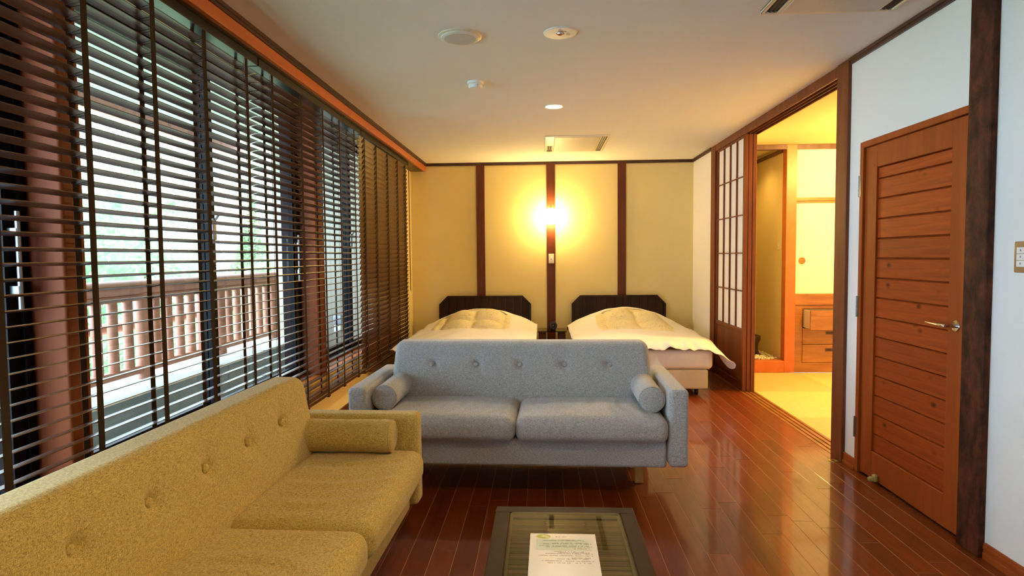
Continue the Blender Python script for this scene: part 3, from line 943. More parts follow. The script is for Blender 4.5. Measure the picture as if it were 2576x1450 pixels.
MB().box(RX-0.03, RX+0.03, -4, 6.95, 0.425, 0.485).build('lower_board', 'log', rl, world=True, bevel=0.006)
bme = MB().lathe([(0.036, 0.48), (0.034, 0.75), (0.036, 1.0)], 12).mesh('baluster', 'log', smooth=True)
pme = MB().lathe([(0.052, 0.375), (0.050, 0.7), (0.050, 1.04)], 14).mesh('post', 'log', smooth=True)
y = 1.48; i = 0
while y < 6.95:
    if i % 7 == 5:
        put('post', pme, rl, (0, y-3.0, -0.375))
    else:
        put('baluster', bme, rl, (0, y-3.0, -0.375))
    y += 0.1655; i += 1
put('post', pme, rl, (0, 6.95-3.0, -0.375))
MB().cyl((RX-0.28, -4, 0.76), (RX-0.28, 7.0, 0.76), 0.045, n=12).build('outer_rail', 'log', rl, world=True, smooth=True)
for y in (3.7, 5.35, 7.0):
    b_ = MB().cyl((RX-0.28, y, 0.76), (RX-0.28, y-0.42, 0.0), 0.05, n=10)
    b_.cyl((RX-0.28, y, 0.80), (RX-0.28, y+0.02, -0.3), 0.055, n=10)
    b_.build('brace', 'log', rl, world=True, smooth=True)
ob = thing('outlet_box', 'small grey outlet box on the cream outside wall', 'outlet', (-2.42, 7.2, 0.62))
MB().rbox(-0.05, 0.05, -0.05, 0.001, -0.11, 0.0, 0.015, 3).build('cover', 'alu_l', ob, smooth=True)
MB().rbox(-0.04, 0.04, -0.06, 0.001, -0.20, -0.12, 0.012, 3).build('socket', 'white', ob, smooth=True)

# ground and trees beyond
hg = MB()
nx, ny = 18, 22
for i in range(nx+1):
    for j in range(ny+1):
        x = -4.5-i*2.0; y = -6+j*2.4
        d = max(0, -x-13)
        hg.v.append((x, y, -4.0+0.02*(-x)+d*0.03+random.uniform(-0.3, 0.3)))
for i in range(nx):
    for j in range(ny):
        a = i*(ny+1)+j
        hg.f.append((a, a+1, a+ny+2, a+ny+1))
struct('ground_outside', hg, 'hill', 'green ground beyond the balcony', 'ground', smooth=True, ang=80)
def tree(x, y, z0, h, r, mat, label, nl=13000, conifer=False):
    t = thing('tree', label, 'tree', (x, y, z0), group='trees beyond the balcony')
    MB().tube([(0, 0, -0.3), (0.05, 0.03, h*0.35), (-0.04, 0.06, h*0.7), (0.02, 0, h*0.93)], [h*0.022, h*0.018, h*0.011, h*0.004], 8).build('trunk', 'bark', t, smooth=True)
    fo = MB()
    for _ in range(nl):
        if conifer:
            q = random.random()**0.7
            zz = h*(0.12+0.88*(1-q)); rr = r*q*(0.55+0.45*random.random())
            a = random.uniform(0, 2*PI)
            c = Vector((rr*math.cos(a), rr*math.sin(a), zz-0.12*rr))
        else:
            k = random.randrange(9)
            rs = random.Random(int(x*100)+k*17)
            cc = Vector((rs.uniform(-0.55, 0.55)*r, rs.uniform(-0.55, 0.55)*r, h*(0.38+0.5*rs.random())))
            d = Vector((random.gauss(0, 1), random.gauss(0, 1), random.gauss(0, 1))).normalized()
            c = cc+d*r*0.55*random.uniform(0.55, 1.0)
        s = random.uniform(0.035, 0.085)
        u = Vector((random.gauss(0, 1), random.gauss(0, 1), random.gauss(0, 0.6))).normalized()
        w = u.orthogonal().normalized()
        b0 = len(fo.v)
        fo.v += [tuple(c-u*s), tuple(c+w*s*0.5), tuple(c+u*s), tuple(c-w*s*0.5)]
        fo.f.append((b0, b0+1, b0+2, b0+3))
    fo.build('foliage', mat, t)
for (x, y, h, r, mt, cf, lab) in (
        (-8.2, 10.2, 6.3, 1.9, 'leaf', False, 'bright green bushy tree just beyond the railing on the left'),
        (-9.6, 14.6, 6.6, 2.1, 'leaf2', False, 'pale green tree behind the middle of the railing'),
        (-13.6, 15.8, 10.6, 2.4, 'leaf', True, 'tall dark green conifer beyond the railing'),
        (-9.6, 20.2, 7.2, 2.0, 'leaf', True, 'green conifer seen right of the window meeting stiles'),
        (-13.6, 21.5, 10.8, 2.7, 'leaf2', False, 'large pale tree far beyond the railing'),
        (-5.9, 13.6, 5.2, 1.3, 'leaf', False, 'small green tree by the far end of the railing'),
        (-13.0, 27.5, 11.5, 2.8, 'leaf2', True, 'pale conifer farthest along the view'),
        (-12.4, 10.6, 9.2, 2.3, 'leaf2', False, 'pale green tree near the left edge of the view'),
        (-18.5, 19.0, 11.5, 2.9, 'leaf', False, 'big green tree farthest from the balcony'),
        (-17.2, 25.6, 11.8, 2.3, 'leaf2', False, 'tall pale tree behind the left half of the middle window'),
        (-19.0, 37.0, 15.0, 3.2, 'leaf', True, 'tall green conifer at the back of the wood'),
        (-21.8, 29.0, 13.0, 2.4, 'leaf2', False, 'tall pale tree at the back of the wood'),
        (-15.8, 33.5, 13.5, 3.0, 'leaf2', False, 'tall pale tree behind the window meeting stiles'),
        (-12.0, 40.5, 15.0, 3.0, 'leaf', False, 'farthest tall green tree down the slope')):
    tree(x, y, -4.0+0.02*(-x)+max(0, -x-13)*0.03, h, r, mt, lab, conifer=cf)

# ================================================================== CEILING FITTINGS
t = thing('ceiling_speaker', 'round speaker with tan rim and grey grille in the ceiling', 'speaker', (-0.429, 3.332, ZC))
MB().lathe([(0.116, 0.0), (0.116, -0.004), (0.108, -0.009), (0.100, -0.010)], 48).build('outer_ring', 'ivory', t, smooth=True)
MB().lathe([(0.104, -0.002), (0.103, -0.012), (0.094, -0.017), (0.083, -0.016)], 48).build('rim', 'white', t, smooth=True)
MB().lathe([(0.086, -0.010), (0.084, -0.017), (0.0, -0.019)], 48).build('grille', 'grille', t, smooth=True)
t = thing('emergency_light', 'round white emergency light plate with a small bulb in the ceiling', 'light', (0.102, 3.318, ZC))
MB().lathe([(0.088, 0.0), (0.088, -0.003), (0.084, -0.006), (0.022, -0.007), (0.020, -0.002)], 48).build('plate', 'white', t, smooth=True)
bl = MB().lathe([(0.020, -0.001), (0.017, -0.010), (0.008, -0.016), (0.0, -0.017)], 24).build('bulb', 'chrome', t, smooth=True)
for q in range(6):
    a = q*PI/3
    MB().cyl((0.012*math.cos(a), 0.012*math.sin(a), -0.011), (0.019*math.cos(a), 0.019*math.sin(a), -0.008), 0.0016, n=6).build('reflector_fin', 'brass', bl)
MB().box(-0.004, 0.016, -0.038, -0.033, -0.0085, -0.0065).box(0.020, 0.030, -0.038, -0.033, -0.0085, -0.0065).build('lettering', 'ink', t)
MB().cyl((0.036, 0.002, -0.010), (0.036, 0.002, -0.006), 0.003, n=8).cyl((0.046, 0.004, -0.010), (0.046, 0.004, -0.006), 0.003, n=8).build('indicator', 'ink', t)
t = thing('smoke_detector', 'small white dome smoke detector on the ceiling', 'smoke detector', (-0.440, 4.20, ZC))
MB().lathe([(0.054, 0.0), (0.054, -0.010), (0.051, -0.016), (0.040, -0.017)], 36).build('base', 'white', t, smooth=True)
MB().lathe([(0.042, -0.014), (0.047, -0.022), (0.047, -0.034), (0.043, -0.043), (0.030, -0.046), (0.0, -0.047)], 36).build('dome', 'white', t, smooth=True)
MB().cyl((0.018, -0.0475, -0.028), (0.018, -0.042, -0.028), 0.003, n=8).build('indicator', 'ink', t)

def downlight(x, y, label, power, size=0.078, col=WARM):
    t = thing('downlight', label, 'downlight', (x, y, ZC), group='recessed ceiling downlights')
    MB().lathe([(size, 0.0), (size, -0.003), (size*0.93, -0.006), (size*0.84, -0.003), (size*0.82, 0.0)], 40).build('trim_ring', 'white', t, smooth=True)
    MB().lathe([(size*0.82, -0.0015), (0.0, -0.0018)], 40).build('lamp_disc', emit_mat('downlight_glow', (1.0, 0.78, 0.45), 14.0), t)
    d = bpy.data.lights.new('downlight_lamp', 'SPOT')
    d.energy = power; d.color = col
    d.spot_size = math.radians(140); d.spot_blend = 0.9; d.shadow_soft_size = 0.06
    lo = bpy.data.objects.new('downlight_lamp', d)
    COL.objects.link(lo); lo.parent = t; lo.location = (0, 0, -0.02)
    return t
downlight(0.100, 4.928, 'lit recessed downlight in the ceiling before the beds', P_DOWN, col=(1.0, 0.79, 0.53))
downlight(0.30, 1.15, 'lit recessed downlight in the ceiling above the low table', P_ROOM)

t = downlight(2.26, 7.30, 'small lit downlight in the ceiling of the pebbled alcove', 26.0, 0.05)
t.location.z = ZC+0.002

def aircon(name, x0, x1, y0, y1, label):
    t = thing(name, label, 'air conditioner', ((x0+x1)/2, (y0+y1)/2, ZC), group='ceiling cassette air conditioners')
    f = MB(); e = 0.018
    f.box(x0, x1, y0, y0+e, ZC-0.012, ZC).box(x0, x1, y1-e, y1, ZC-0.012, ZC)
    f.box(x0, x0+e, y0+e, y1-e, ZC-0.012, ZC).box(x1-e, x1, y0+e, y1-e, ZC-0.012, ZC)
    f.build('frame', 'ivory', t, world=True, bevel=0.003)
    vw = 0.058
    MB().box(x0+e+vw+0.014, x1-e-vw-0.014, y0+e+0.004, y1-e-0.004, ZC-0.016, ZC-0.002).build('panel', 'acpanel', t, world=True, bevel=0.003)
    for a, sgn in ((x0+e, 1), (x1-e-vw, -1)):
        v = MB().box(a, a+vw, y0+e, y1-e, ZC-0.002, ZC-0.0005).build('vent_slot', 'dark', t, world=True)
        for k in range(2):
            xx = a+vw*(0.32+0.36*k)
            MB().prism([(xx-0.006, ZC-0.0025), (xx+0.006, ZC-0.009), (xx+0.007, ZC-0.008), (xx-0.005, ZC-0.0015)], 'y', y0+e, y1-e).build('louvre', 'dark', v, world=True)
        b_ = MB().box(a+(vw if sgn > 0 else -0.012), a+(vw+0.012 if sgn > 0 else 0), y0+e, y1-e, ZC-0.013, ZC-0.001).build('vent_lip', 'ivory', t, world=True)
    if y0 > 5:
        MB().box(x0+e, x0+e+vw, y0+e, y0+e+0.48, ZC-0.0115, ZC-0.0095).build('vent_flap', 'ivory', t, world=True, bevel=0.001)
    return t
aircon('air_conditioner', 0.040, 0.670, 6.115, 6.985, 'ceiling air conditioner panel above the beds with dark vent slots')
aircon('air_conditioner', 1.063, 1.690, 2.25, 3.12, 'ceiling air conditioner panel cut by the top edge of the picture')

# wall lamp
t = thing('wall_lamp', 'glowing white glass lamp on the middle batten between the beds', 'wall lamp', (0.113, YB-0.018, 1.785))
MB().rbox(-0.035, 0.035, -0.050, 0.0, -0.055, 0.055, 0.006, 3).build('mount', 'brass', t, smooth=True)
MB().lathe([(0.0, -0.10), (0.030, -0.098), (0.052, -0.086), (0.058, -0.065), (0.058, 0.065), (0.052, 0.086), (0.030, 0.098), (0.0, 0.10)], 32, (0, -0.105, 0)).build(
    'glass_shade', emit_mat('lamp_glow', (1.0, 0.67, 0.23), P_WALL), t, smooth=True, ang=60)
MB().cyl((0, -0.012, 0.055), (0, -0.012, 0.135), 0.004, n=8).cyl((0, -0.012, 0.13), (0, 0, 0.13), 0.003, n=8).build('hook', 'brass', t)

# tatami room ceiling lamp (out of the photograph's view, it lights that room)
t = thing('ceiling_lamp', 'round white ceiling lamp of the tatami room', 'ceiling lamp', (3.3, 5.5, ZC+0.002))
MB().lathe([(0.28, 0.0), (0.28, -0.02), (0.26, -0.028)], 40).build('base', 'trim', t, smooth=True)
MB().lathe([(0.265, -0.02), (0.265, -0.06), (0.22, -0.085), (0.0, -0.095)], 40).build('shade', emit_mat('tatami_lamp_glow', (1.0, 0.64, 0.20), 10.0), t, smooth=True)
d = bpy.data.lights.new('ceiling_lamp_bulb', 'POINT')
d.energy = P_TATAMI; d.color = (1.0, 0.60, 0.15); d.shadow_soft_size = 0.05
lo = bpy.data.objects.new('ceiling_lamp_bulb', d)
COL.objects.link(lo); lo.parent = t; lo.location = (0, 0, -0.15)

# ================================================================== BEDS
def bed(name, xc, label, hb0, hb1, mx0, mx1):
    t = thing(name, label, 'bed', (xc, 6.7, 0), group='single beds side by side')
    ch = 0.10
    # headboard: rim + planks
    def outline(x0, x1, z0, z1, c):
        return [(x0, z0), (x1, z0), (x1, z1-c), (x1-c, z1), (x0+c, z1), (x0, z1-c)]
    rim = MB()
    a = outline(hb0, hb1, 0.05, 0.802, 0.105); b = outline(hb0+0.022, hb1-0.022, 0.05, 0.778, 0.093)
    n = len(a); base = len(rim.v)
    for yv in (7.705, 7.755):
        rim.v += [(p[0], yv, p[1]) for p in a]+[(p[0], yv, p[1]) for p in b]
    for i in range(1, n):
        j = (i+1) % n
        if i == n-1: j = 0
        o2 = 2*n
        rim.f += [(base+i, base+j, base+n+j, base+n+i), (base+o2+j, base+o2+i, base+o2+n+i, base+o2+n+j),
                  (base+i, base+o2+i, base+o2+j, base+j), (base+n+j, base+o2+n+j, base+o2+n+i, base+n+i)]
    hb = rim.build('headboard', 'headboard', t, world=True)
    npk = 11
    x0, x1 = hb0+0.022, hb1-0.022
    for i in range(npk):
        pa = x0+(x1-x0)*i/npk+0.0015; pb_ = x0+(x1-x0)*(i+1)/npk-0.0015
        def top(x):
            return min(0.778, 0.778-0.093+max(0, x-x0), 0.778-0.093+max(0, x1-x))
        pts = [(pa, 0.06), (pb_, 0.06), (pb_, top(pb_))]
        for xk in (x1-0.093, x0+0.093):
            if pa < xk < pb_: pts.append((xk, 0.778))
        pts.append((pa, top(pa)))
        m = MB().prism(pts, 'y', 7.715+random.uniform(0, 0.003), 7.745)
        m.build('plank', 'headboard', hb, world=True, bevel=0.002)
    MB().rbox(mx0, mx1, 5.68, 7.70, 0.245, 0.425, 0.045, 4, 2).build('mattress', 'mattress', t, world=True, smooth=True, ang=60)
    MB().rbox(mx0+0.045, mx1-0.045, 5.69, 7.70, 0.062, 0.243, 0.018, 3).build('divan_base', 'divan', t, world=True, smooth=True, ang=60)
    for xx in (mx0+0.13, mx1-0.13):
        for y_ in (5.78, 7.55):
            MB().cyl((xx-0.012, y_, 0.026), (xx+0.012, y_, 0.026), 0.026, n=16).box(xx-0.016, xx+0.016, y_-0.02, y_+0.02, 0.045, 0.065).build('caster', 'black', t, world=True, smooth=True)
    return t
bed('bed', -0.72, 'bed with dark headboard on the window side', -1.30, -0.143, -1.31, -0.135)
bed('bed', 0.955, 'bed with dark headboard beside the paper screens', 0.365, 1.528, 0.385, 1.558)

def duvet(xc, hw, y_head, y_foot, oh_l, oh_r, label, seed, hole, kick):
    """puffy quilt: cover with a cut-out on top, printed comforter showing in it"""
    t = thing('duvet', label, 'duvet', (xc, (y_head+y_foot)/2, 0.42), group='white duvets on the beds')
    rs = random.Random(seed)
    ph = [rs.uniform(0, 6.28) for _ in range(8)]
    NX, NY = 96, 76
    def base(s, v):
        """s metres across from centre, v 0 head..1 foot -> (x,y,z)"""
        y = y_head+(y_foot-y_head)*v
        e = hw-0.012
        zc = 0.585-0.085*v+0.10*math.exp(-((v-0.14)/0.17)**2)
        # flatten to the sides
        u = abs(s)/hw
        side = max(0.0, 1-min(1, u)**2.3)
        z = 0.475+(zc-0.475)*side
        z += 0.006*math.sin(9*s+ph[0]+2*v)+0.006*math.sin(14*v+ph[1]+3*s)
        x = s
        if abs(s) > e:
            d = abs(s)-e
            ang = min(1.0, d/0.13)*0.95
            k_ = kick if s > 0 else 0.0
            fall = d*math.sin(ang)*(0.85+0.5*k_*v*v)
            x = math.copysign(e+d*math.cos(ang*0.8), s)
            z -= fall+0.012*math.sin(22*v+ph[2])*min(1, d/0.1)
        # rolled foot end and crumpled hem
        f = max(0, (v-0.91)/0.09)
        if f > 0:
            z -= (z-0.440)*0.86*f**2.4
            z += 0.010*f*math.sin(17*s+ph[3])+0.010*f*math.sin(38*s+ph[4])*(0.5+0.5*math.sin(7*s+ph[6]))+0.006*f*math.sin(71*s+ph[7])
            y += 0.016*f*math.sin(13*s+ph[5])+0.008*f*math.sin(47*s+ph[2])
        z += 0.0035*math.sin(26*s+11*v+ph[6])*math.sin(9*v+5*s+ph[7])
        h = max(0, (0.05-v)/0.05)
        z -= h*h*0.07
        return x, y, z
    sl, sr = -(hw+oh_l), hw+oh_r
    (h0, h1, v0, v1) = hole
    idx = {}
    cv = MB()
    th = 0.030
    def inhole(s, v):
        a = (s-(h0+h1)/2)/((h1-h0)/2); b = (v-(v0+v1)/2)/((v1-v0)/2)
        return a**4+b**4 < 1
    grid = []
    for i in range(NX+1):
        row = []
        for j in range(NY+1):
            s = sl+(sr-sl)*i/NX; v = j/NY
            x, y, z = base(s, v)
            # wrinkles near the hole rim
            row.append((x, y, z))
        grid.append(row)
    def vid(i, j, lay):
        k = (i, j, lay)
        if k not in idx:
            x, y, z = grid[i][j]
            edge = min(i, NX-i, j, NY-j)
            tt = th*min(1, edge/3.0)
            if lay: z -= tt+0.004
            idx[k] = len(cv.v); cv.v.append((x, y-(y_head+y_foot)/2, z-0.42))
        return idx[k]
    for i in range(NX):
        for j in range(NY):
            s = sl+(sr-sl)*(i+0.5)/NX; v = (j+0.5)/NY
            if not inhole(s, v):
                cv.f.append((vid(i, j, 0), vid(i, j+1, 0), vid(i+1, j+1, 0), vid(i+1, j, 0)))
            cv.f.append((vid(i, j, 1), vid(i+1, j, 1), vid(i+1, j+1, 1), vid(i, j+1, 1)))
    for i in range(NX):
        cv.f.append((vid(i, 0, 0), vid(i+1, 0, 0), vid(i+1, 0, 1), vid(i, 0, 1)))
        cv.f.append((vid(i, NY, 0), vid(i, NY, 1), vid(i+1, NY, 1), vid(i+1, NY, 0)))
    for j in range(NY):
        cv.f.append((vid(0, j, 0), vid(0, j, 1), vid(0, j+1, 1), vid(0, j+1, 0)))
        cv.f.append((vid(NX, j, 0), vid(NX, j+1, 0), vid(NX, j+1, 1), vid(NX, j, 1)))
    if kick:
        # the free foot corner pulled out to a point
        for q, (x, y, z) in enumerate(cv.v):
            ly = (y+(y_head+y_foot)/2-y_foot)
            wgt = max(0, 1-math.hypot((x-(hw+oh_r*0.75))/0.24, ly/0.42))
            cv.v[q] = (x+0.050*wgt*wgt, y-0.03*wgt, z-0.105*wgt)
    cv.build('cover', 'linen', t, smooth=True, ang=75)
    # comforter puffs
    cf = MB(); n1, n2 = 60, 44
    a0, a1, b0, b1 = h0-0.06, h1+0.06, v0-0.06, v1+0.04
    for i in range(n1+1):
        for j in range(n2+1):
            s = a0+(a1-a0)*i/n1; v = b0+(b1-b0)*j/n2
            x, y, z = base(s, v)
            p1 = abs(math.sin(PI*(s-h0-0.10)/0.34)); p2 = abs(math.sin(PI*((v-v0)*(y_head-y_foot))/0.36))
            e = max(abs((s-(h0+h1)/2)/((h1-h0)/2)), abs((v-(v0+v1)/2)/((v1-v0)/2)))
            z += -0.004+max(-0.016, 0.085*(p1**0.55)*(p2**0.55)-0.030)*max(0, 1-max(0, e-0.80)/0.22)
            cf.v.append((x, y-(y_head+y_foot)/2, z-0.42))
    for i in range(n1):
        for j in range(n2):
            a = i*(n2+1)+j
            cf.f.append((a, a+1, a+n2+2, a+n2+1))
    cf.build('comforter', 'comforter', t, smooth=True, ang=80)
    return t
duvet(-0.72, 0.63, 7.58, 5.66, 0.10, 0.030, 'white duvet with printed cut-out on the window side bed', 3, (-0.50, 0.36, 0.16, 0.56), 0)
duvet(0.968, 0.63, 7.58, 5.62, 0.045, 0.115, 'white duvet with a corner hanging out beside the paper screens', 8, (-0.36, 0.42, 0.17, 0.62), 1.0)

# nightstand and clock
t = thing('nightstand', 'low bedside table with dark glass top and wicker legs between the beds', 'nightstand', (0.112, 7.42, 0))
MB().box(-0.170, 0.170, -0.18, 0.18, 0.400, 0.410).build('glass_top', 'nglass', t)
for sx in (-1, 1):
    lg = MB()
    for k in range(19):
        z = 0.004+k*0.0205
        o_ = 0.003 if k % 2 else 0
        lg.rbox(sx*0.115-0.043-o_, sx*0.115+0.043+o_, -0.15-o_, 0.15+o_, z, z+0.0205, 0.006, 2)
    lg.build('leg', 'wicker', t, smooth=True)
MB().box(-0.12, 0.12, -0.12, 0.12, 0.10, 0.115).build('shelf', 'wicker', t)
t = thing('alarm_clock', 'small round black alarm clock with white numerals on the bedside table', 'clock', (0.126, 7.40, 0.4105))
MB().lathe([(0.034, 0.020), (0.046, 0.012), (0.049, 0.0), (0.049, -0.014), (0.045, -0.018), (0.041, -0.018), (0.040, -0.012)], 36, (0, 0, 0.050), 'y').build('case', 'black', t, smooth=True)
MB().lathe([(0.041, -0.0125), (0.0, -0.0128)], 36, (0, 0, 0.050), 'y').build('dial', 'black', t)
for sx in (-1, 1):
    MB().box(sx*0.021-0.007, sx*0.021+0.007, -0.012, 0.012, 0, 0.012).build('foot', 'black', t)
for k in range(12):
    a = PI/2-2*PI*(k+1)/12
    put('numeral', text_mesh(str(k+1), 0.0125, 'paint'), t, (0.0325*math.cos(a), -0.0135, 0.050+0.0325*math.sin(a)), (PI/2, 0, 0))
def hand(ang, L, w):
    d = Vector((math.sin(ang), 0, math.cos(ang))); n = Vector((math.cos(ang), 0, -math.sin(ang)))
    m = MB(); c = Vector((0, -0.0145, 0.050))
    p = [c-d*0.006-n*w, c-d*0.006+n*w, c+d*L+n*w*0.6, c+d*L-n*w*0.6]
    m.v = [tuple(q) for q in p]+[tuple(q+Vector((0, -0.0006, 0))) for q in p]
    m.f = [(0, 1, 2, 3), (7, 6, 5, 4), (0, 4, 5, 1), (1, 5, 6, 2), (2, 6, 7, 3), (3, 7, 4, 0)]
    m.build('hand', 'paint', t)
hand(math.radians(20), 0.017, 0.0013)
hand(math.radians(252), 0.026, 0.0010)

# ================================================================== SOFAS
def sofa(label, mat, loc, rotz, Wd=0.890, split=0.0):
    t = thing('sofa', label, 'sofa', loc, rotz, group='button backed sofas')
    AW = 0.100
    inner = Wd-AW
    # local: front is -y
    MB().rbox(-inner+0.004, inner-0.004, -0.350, 0.27, 0.190, 0.342, 0.018, 3).build('base', mat, t, smooth=True, ang=60)
    for sx in (-1, 1):
        a, b = sorted((sx*inner, sx*Wd))
        MB().rbox(a, b, -0.385, 0.352, 0.203, 0.610, 0.024, 4, 3).build('armrest', mat, t, smooth=True, ang=60)
    for sx in (-1, 1):
        a, b = sorted((split+sx*0.0015, sx*(inner-0.003)))
        cx = (a+b)/2
        rs = random.Random(sx+5+int(loc[0]*10))
        ph = rs.uniform(0, 6)
        def cush(x, y, z, a=a, b=b, cx=cx, ph=ph):
            u = (x-cx)/((b-a)/2); w = (y+0.17)/0.245
            top = max(0, min(1, (z-0.40)/0.06))
            zz = z+0.020*top*(1-u*u)*(1-0.5*w*w)
            front = max(0, (-0.30-y)/0.11)
            yy = y-0.020*front*(1-u*u*0.8)*(1-((z-0.40)/0.08)**2 if abs(z-0.40) < 0.08 else 0)
            # creases fanning out on the seat
            g = (x-cx)-0.10*(w-0.1)**2*(1 if sx > 0 else -1)
            cre = math.sin(62*g+ph)*math.sin(17*g+2*ph)
            zz += 0.0048*top*cre*max(0, 1-abs(u)**3)*max(0, 1-((w+0.1)/0.9)**2)
            return (x, yy, zz)
        MB().rbox(a, b, -0.412, 0.075, 0.330, 0.462, 0.047, 5, 60, cush).build('seat_cushion', mat, t, smooth=True, ang=70)
    # back: upright slab with five tufted buttons
    bz0, bz1 = 0.33, 0.790
    lean = 0.13
    btn = [(-0.530+0.265*i, 0.656) for i in range(5)]
    y_f = 0.062
    def back(x, y, z):
        k = max(0, min(1, (y_f+0.07-y)/0.06))
        bul = 0.014*(1-(x/inner)**4)*(1-((z-0.57)/0.24)**2)*k
        d = 0
        for bx, bz in btn:
            r = math.hypot(x-bx, (z-bz)*1.1)
            d += 0.020*math.exp(-(r/0.026)**2)+0.006*math.exp(-((x-bx)/0.024)**2-((z-bz-0.04)/0.055)**2)+0.006*math.exp(-((x-bx+(z-bz)*0.8)/0.012)**2-((z-bz)/0.07)**2)
        yy = y-bul+d*k
        x *= 1-0.042*max(0, (z-0.46)/0.33)
        return (x, yy+(z-0.52)*lean, z)
    MB().rbox(-inner+0.004, inner-0.004, y_f, y_f+0.150, bz0, bz1, 0.044, 5, 90, back).build('backrest', mat, t, smooth=True, ang=70)
    for bx, bz in btn:
        y0 = y_f+(bz-0.52)*lean+0.0015
        MB().lathe([(0.0, -0.008), (0.008, -0.007), (0.0135, -0.002), (0.0145, 0.004), (0.012, 0.010)], 20, (bx, y0, bz), 'y').build('button', mat, t, smooth=True)
    for sx in (-1, 1):
        m = MB()
        R_, Lb = 0.068, 0.42
        cxx = sx*(inner-0.074); y0 = -0.300
        prof = [(0.0, 0.0), (R_*0.75, -0.004), (R_*0.93, 0.002), (R_, 0.014)]+[(R_*(1.01+0.010*math.sin(k*1.9)), 0.014+(Lb-0.028)*k/12) for k in range(1, 12)]+[(R_, Lb-0.014), (R_*0.93, Lb-0.002), (R_*0.75, Lb+0.003), (0.0, Lb)]
        m.lathe(prof, 36, (0, 0, 0), 'y')
        m.v = [(v[0]*(1+0.012*math.sin(17*v[1]+3*v[2]*20)), v[1], v[2]*(1+0.012*math.sin(23*v[1]))) for v in m.v]
        bo = m.build('bolster', mat, t, smooth=True, ang=60)
        bo.location = (cxx, y0, 0.538)
        for yv in (0.006, Lb-0.006):
            MB().tube([(R_*0.985*math.cos(q*PI/16), yv, R_*0.985*math.sin(q*PI/16)) for q in range(33)], 0.0028, 6).build('piping', mat, bo, smooth=True)
    MB().rbox(-inner+0.01, inner-0.01, 0.255, 0.325, 0.035, 0.40, 0.012, 3).build('added_rear_panel', mat, t, smooth=True, ang=60)  # unseen panel added to keep the floor under the sofa dark
    for sx in (-1, 1):
        for y_ in (-0.030, 0.22):
            m = MB(); c = sx*0.682
            w0, w1 = 0.031, 0.024
            m.v = [(c-w1, y_-w1, 0), (c+w1, y_-w1, 0), (c+w1, y_+w1, 0), (c-w1, y_+w1, 0), (c-w0, y_-w0, 0.194), (c+w0, y_-w0, 0.194), (c+w0, y_+w0, 0.194), (c-w0, y_+w0, 0.194)]
            m.f = [(0, 3, 2, 1), (4, 5, 6, 7), (0, 1, 5, 4), (1, 2, 6, 5), (2, 3, 7, 6), (3, 0, 4, 7)]
            m.build('leg', 'oak', t, bevel=0.003)
    return t
sofa('grey woven sofa with five buttons facing the viewer in front of the beds', 'fabric', (-0.137, 3.556, 0), -0.021)
sofa('grey woven sofa with warm light in its colour along the window blinds at the lower left', 'fabric_warm', (-0.955, 1.815, 0), 1.546, 0.935, 0.05)

# ================================================================== LOW TABLE
TZ = 0.39
t = thing('coffee_table', 'low dark framed table with glass top over bamboo sticks', 'table', (0.075, 1.65, 0))
x0, x1, y0, y1 = -0.170, 0.320, 1.10, 2.203
f = MB(); bw = 0.052
f.box(x0, x1, y1-bw, y1, TZ-0.045, TZ).box(x0, x1, y0, y0+bw, TZ-0.045, TZ)
f.box(x0, x0+bw, y0+bw, y1-bw, TZ-0.045, TZ).box(x1-bw, x1, y0+bw, y1-bw, TZ-0.045, TZ)
f.build('frame', 'table', t, world=True, bevel=0.003)
gx0, gx1, gy0, gy1, gc = x0+bw+0.001, x1-bw-0.001, y0+bw+0.001, y1-bw-0.001, 0.016
MB().prism([(gx0+gc, gy0), (gx1-gc, gy0), (gx1-gc*0.3, gy0+gc*0.3), (gx1, gy0+gc), (gx1, gy1-gc), (gx1-gc*0.3, gy1-gc*0.3), (gx1-gc, gy1), (gx0+gc, gy1), (gx0+gc*0.3, gy1-gc*0.3), (gx0, gy1-gc), (gx0, gy0+gc), (gx0+gc*0.3, gy0+gc*0.3)][::-1], 'z', TZ-0.005, TZ+0.001).build('glass', 'tglass', t, world=True)
MB().box(x0+bw-0.006, x1-bw+0.006, y0+bw-0.006, y1-bw+0.006, TZ-0.040, TZ-0.032).build('tray', 'table', t, world=True)
rim = MB()
for a in (y0+bw+0.006, y1-bw-0.006):
    rim.tube([(x0+bw, a, TZ-0.013), (x1-bw, a, TZ-0.013)], 0.006, 8)
for a in (x0+bw+0.005, x1-bw-0.005):
    rim.tube([(a, y0+bw, TZ-0.013), (a, y1-bw, TZ-0.013)], 0.006, 8)
rim.build('bamboo_rim', 'bamboo', t, world=True, smooth=True)
sm = MB().cyl((x0+bw, 0, 0), (x1-bw, 0, 0), 0.0052, n=8).mesh('bamboo_stick', 'bamboo', smooth=True)
y = y0+bw+0.018
while y < y1-bw-0.012:
    put('bamboo_stick', sm, t, (-0.075+random.uniform(-0.0005, 0.0005), y-1.65, TZ-0.0255+random.uniform(-0.002, 0.001)))
    y += 0.0118+random.choice((0, 0, 0.0012, 0.0025, 0.004))
for xx in (0.005, 0.145):
    st = MB()
    pts = [(xx+0.006*(1 if k % 2 else -1), y0+bw+0.02+k*0.0112, TZ-0.0195) for k in range(int((y1-y0-2*bw-0.03)/0.0112))]
    st.tube(pts, 0.0011, 5)
    st.build('stitching', 'rope', t, world=True)
for xx in (x0+0.030, x1-0.030):
    for yy in (y0+0.03, y1-0.03):
        MB().box(xx-0.026, xx+0.026, yy-0.026, yy+0.026, 0, TZ-0.045).build('leg', 'table', t, world=True, bevel=0.003)

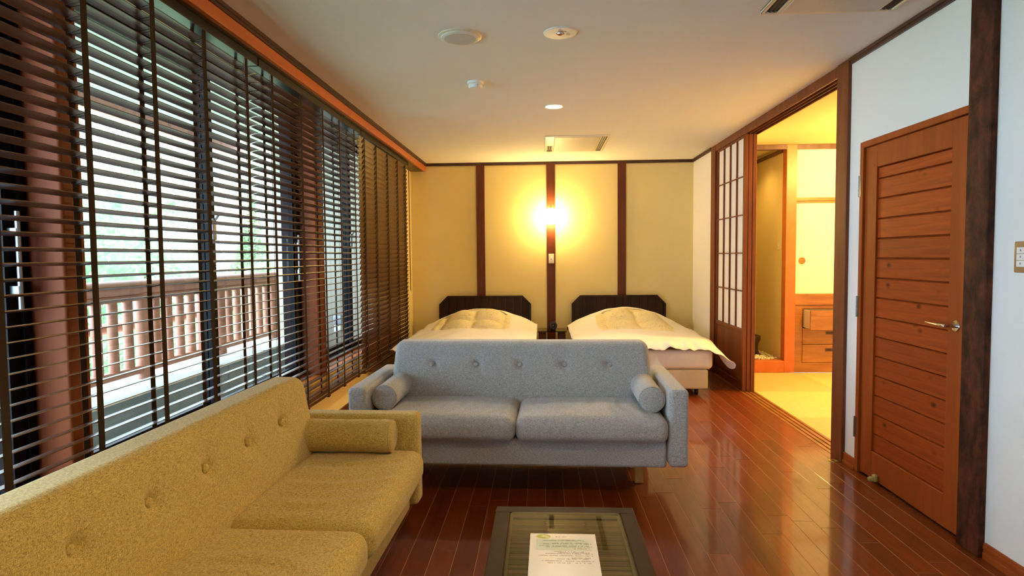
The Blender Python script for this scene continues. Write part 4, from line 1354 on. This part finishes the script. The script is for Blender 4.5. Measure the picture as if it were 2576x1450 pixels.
# laminated sheet
pz = TZ+0.0015
t = thing('paper_sheet', 'laminated white notice sheet lying on the glass table', 'paper', (0.060, 1.83, pz), math.radians(-0.5))
MB().box(-0.1050, 0.1050, -0.1485, 0.1485, 0, 0.0006).build('sheet', 'paper', t)
MB().box(-0.086, 0.088, 0.035, 0.110, 0.0006, 0.0008).build('printed_panel', 'inkg', t)
em = MB()
em.lathe([(0.0235, 0.0006), (0.0, 0.0009)], 32, (-0.0625, 0.128, 0), sy=0.62)
e_o = em.build('emblem', 'emblem', t)
MB().lathe([(0.013, 0.0009), (0.0, 0.0012)], 24, (-0.058, 0.129, 0), sy=0.6).lathe([(0.006, 0.0009), (0.0, 0.0012)], 16, (-0.050, 0.121, 0), sy=0.8).build('emblem_bloom', 'emblem2', e_o)
rs = random.Random(4)
def glyphs(xa, xb, yv, h, dens=0.8):
    m = MB(); x = xb
    while x > xa:
        w = rs.uniform(0.0022, 0.0042)
        if rs.random() < dens:
            m.box(x-w, x, yv-h/2, yv-h/2+h*0.22, 0.0009, 0.0011)
            m.box(x-w, x-w+0.0007, yv-h/2, yv+h/2, 0.0009, 0.0011)
            if rs.random() < 0.7: m.box(x-w, x, yv+h/2-h*0.22, yv+h/2, 0.0009, 0.0011)
            if rs.random() < 0.5: m.box(x-w*0.5, x-w*0.5+0.0007, yv-h/2, yv+h/2, 0.0009, 0.0011)
        x -= w+0.0012
    return m
lines = [(-0.022, 0.012, 0.127, 0.0032), (-0.064, 0.066, 0.099, 0.0030), (-0.010, 0.060, 0.103, 0.0028), (-0.028, 0.078, 0.0825, 0.0032), (-0.060, 0.080, 0.077, 0.0034),
         (-0.078, 0.079, 0.064, 0.0030), (-0.050, 0.081, 0.058, 0.0034), (-0.030, 0.062, 0.026, 0.0034), (-0.016, 0.078, 0.0195, 0.0032), (-0.052, 0.078, 0.013, 0.0034),
         (-0.076, 0.078, 0.001, 0.0034), (0.022, 0.080, -0.014, 0.0032), (-0.020, 0.080, -0.020, 0.0032), (-0.066, 0.080, -0.032, 0.0034), (-0.05, 0.080, -0.044, 0.0034)]
for a, b_, yv, h in lines:
    glyphs(a, b_, yv, h).build('text_line', 'ink', t)
glyphs(0.026, 0.082, 0.046, 0.0034).build('red_text_line', 'inkr', t)
for yv in (0.077, 0.058, 0.013, 0.001, -0.032):
    MB().lathe([(0.0022, 0.0009), (0.0, 0.0012)], 12, (0.0865, yv, 0)).build('bullet', 'ink', t)
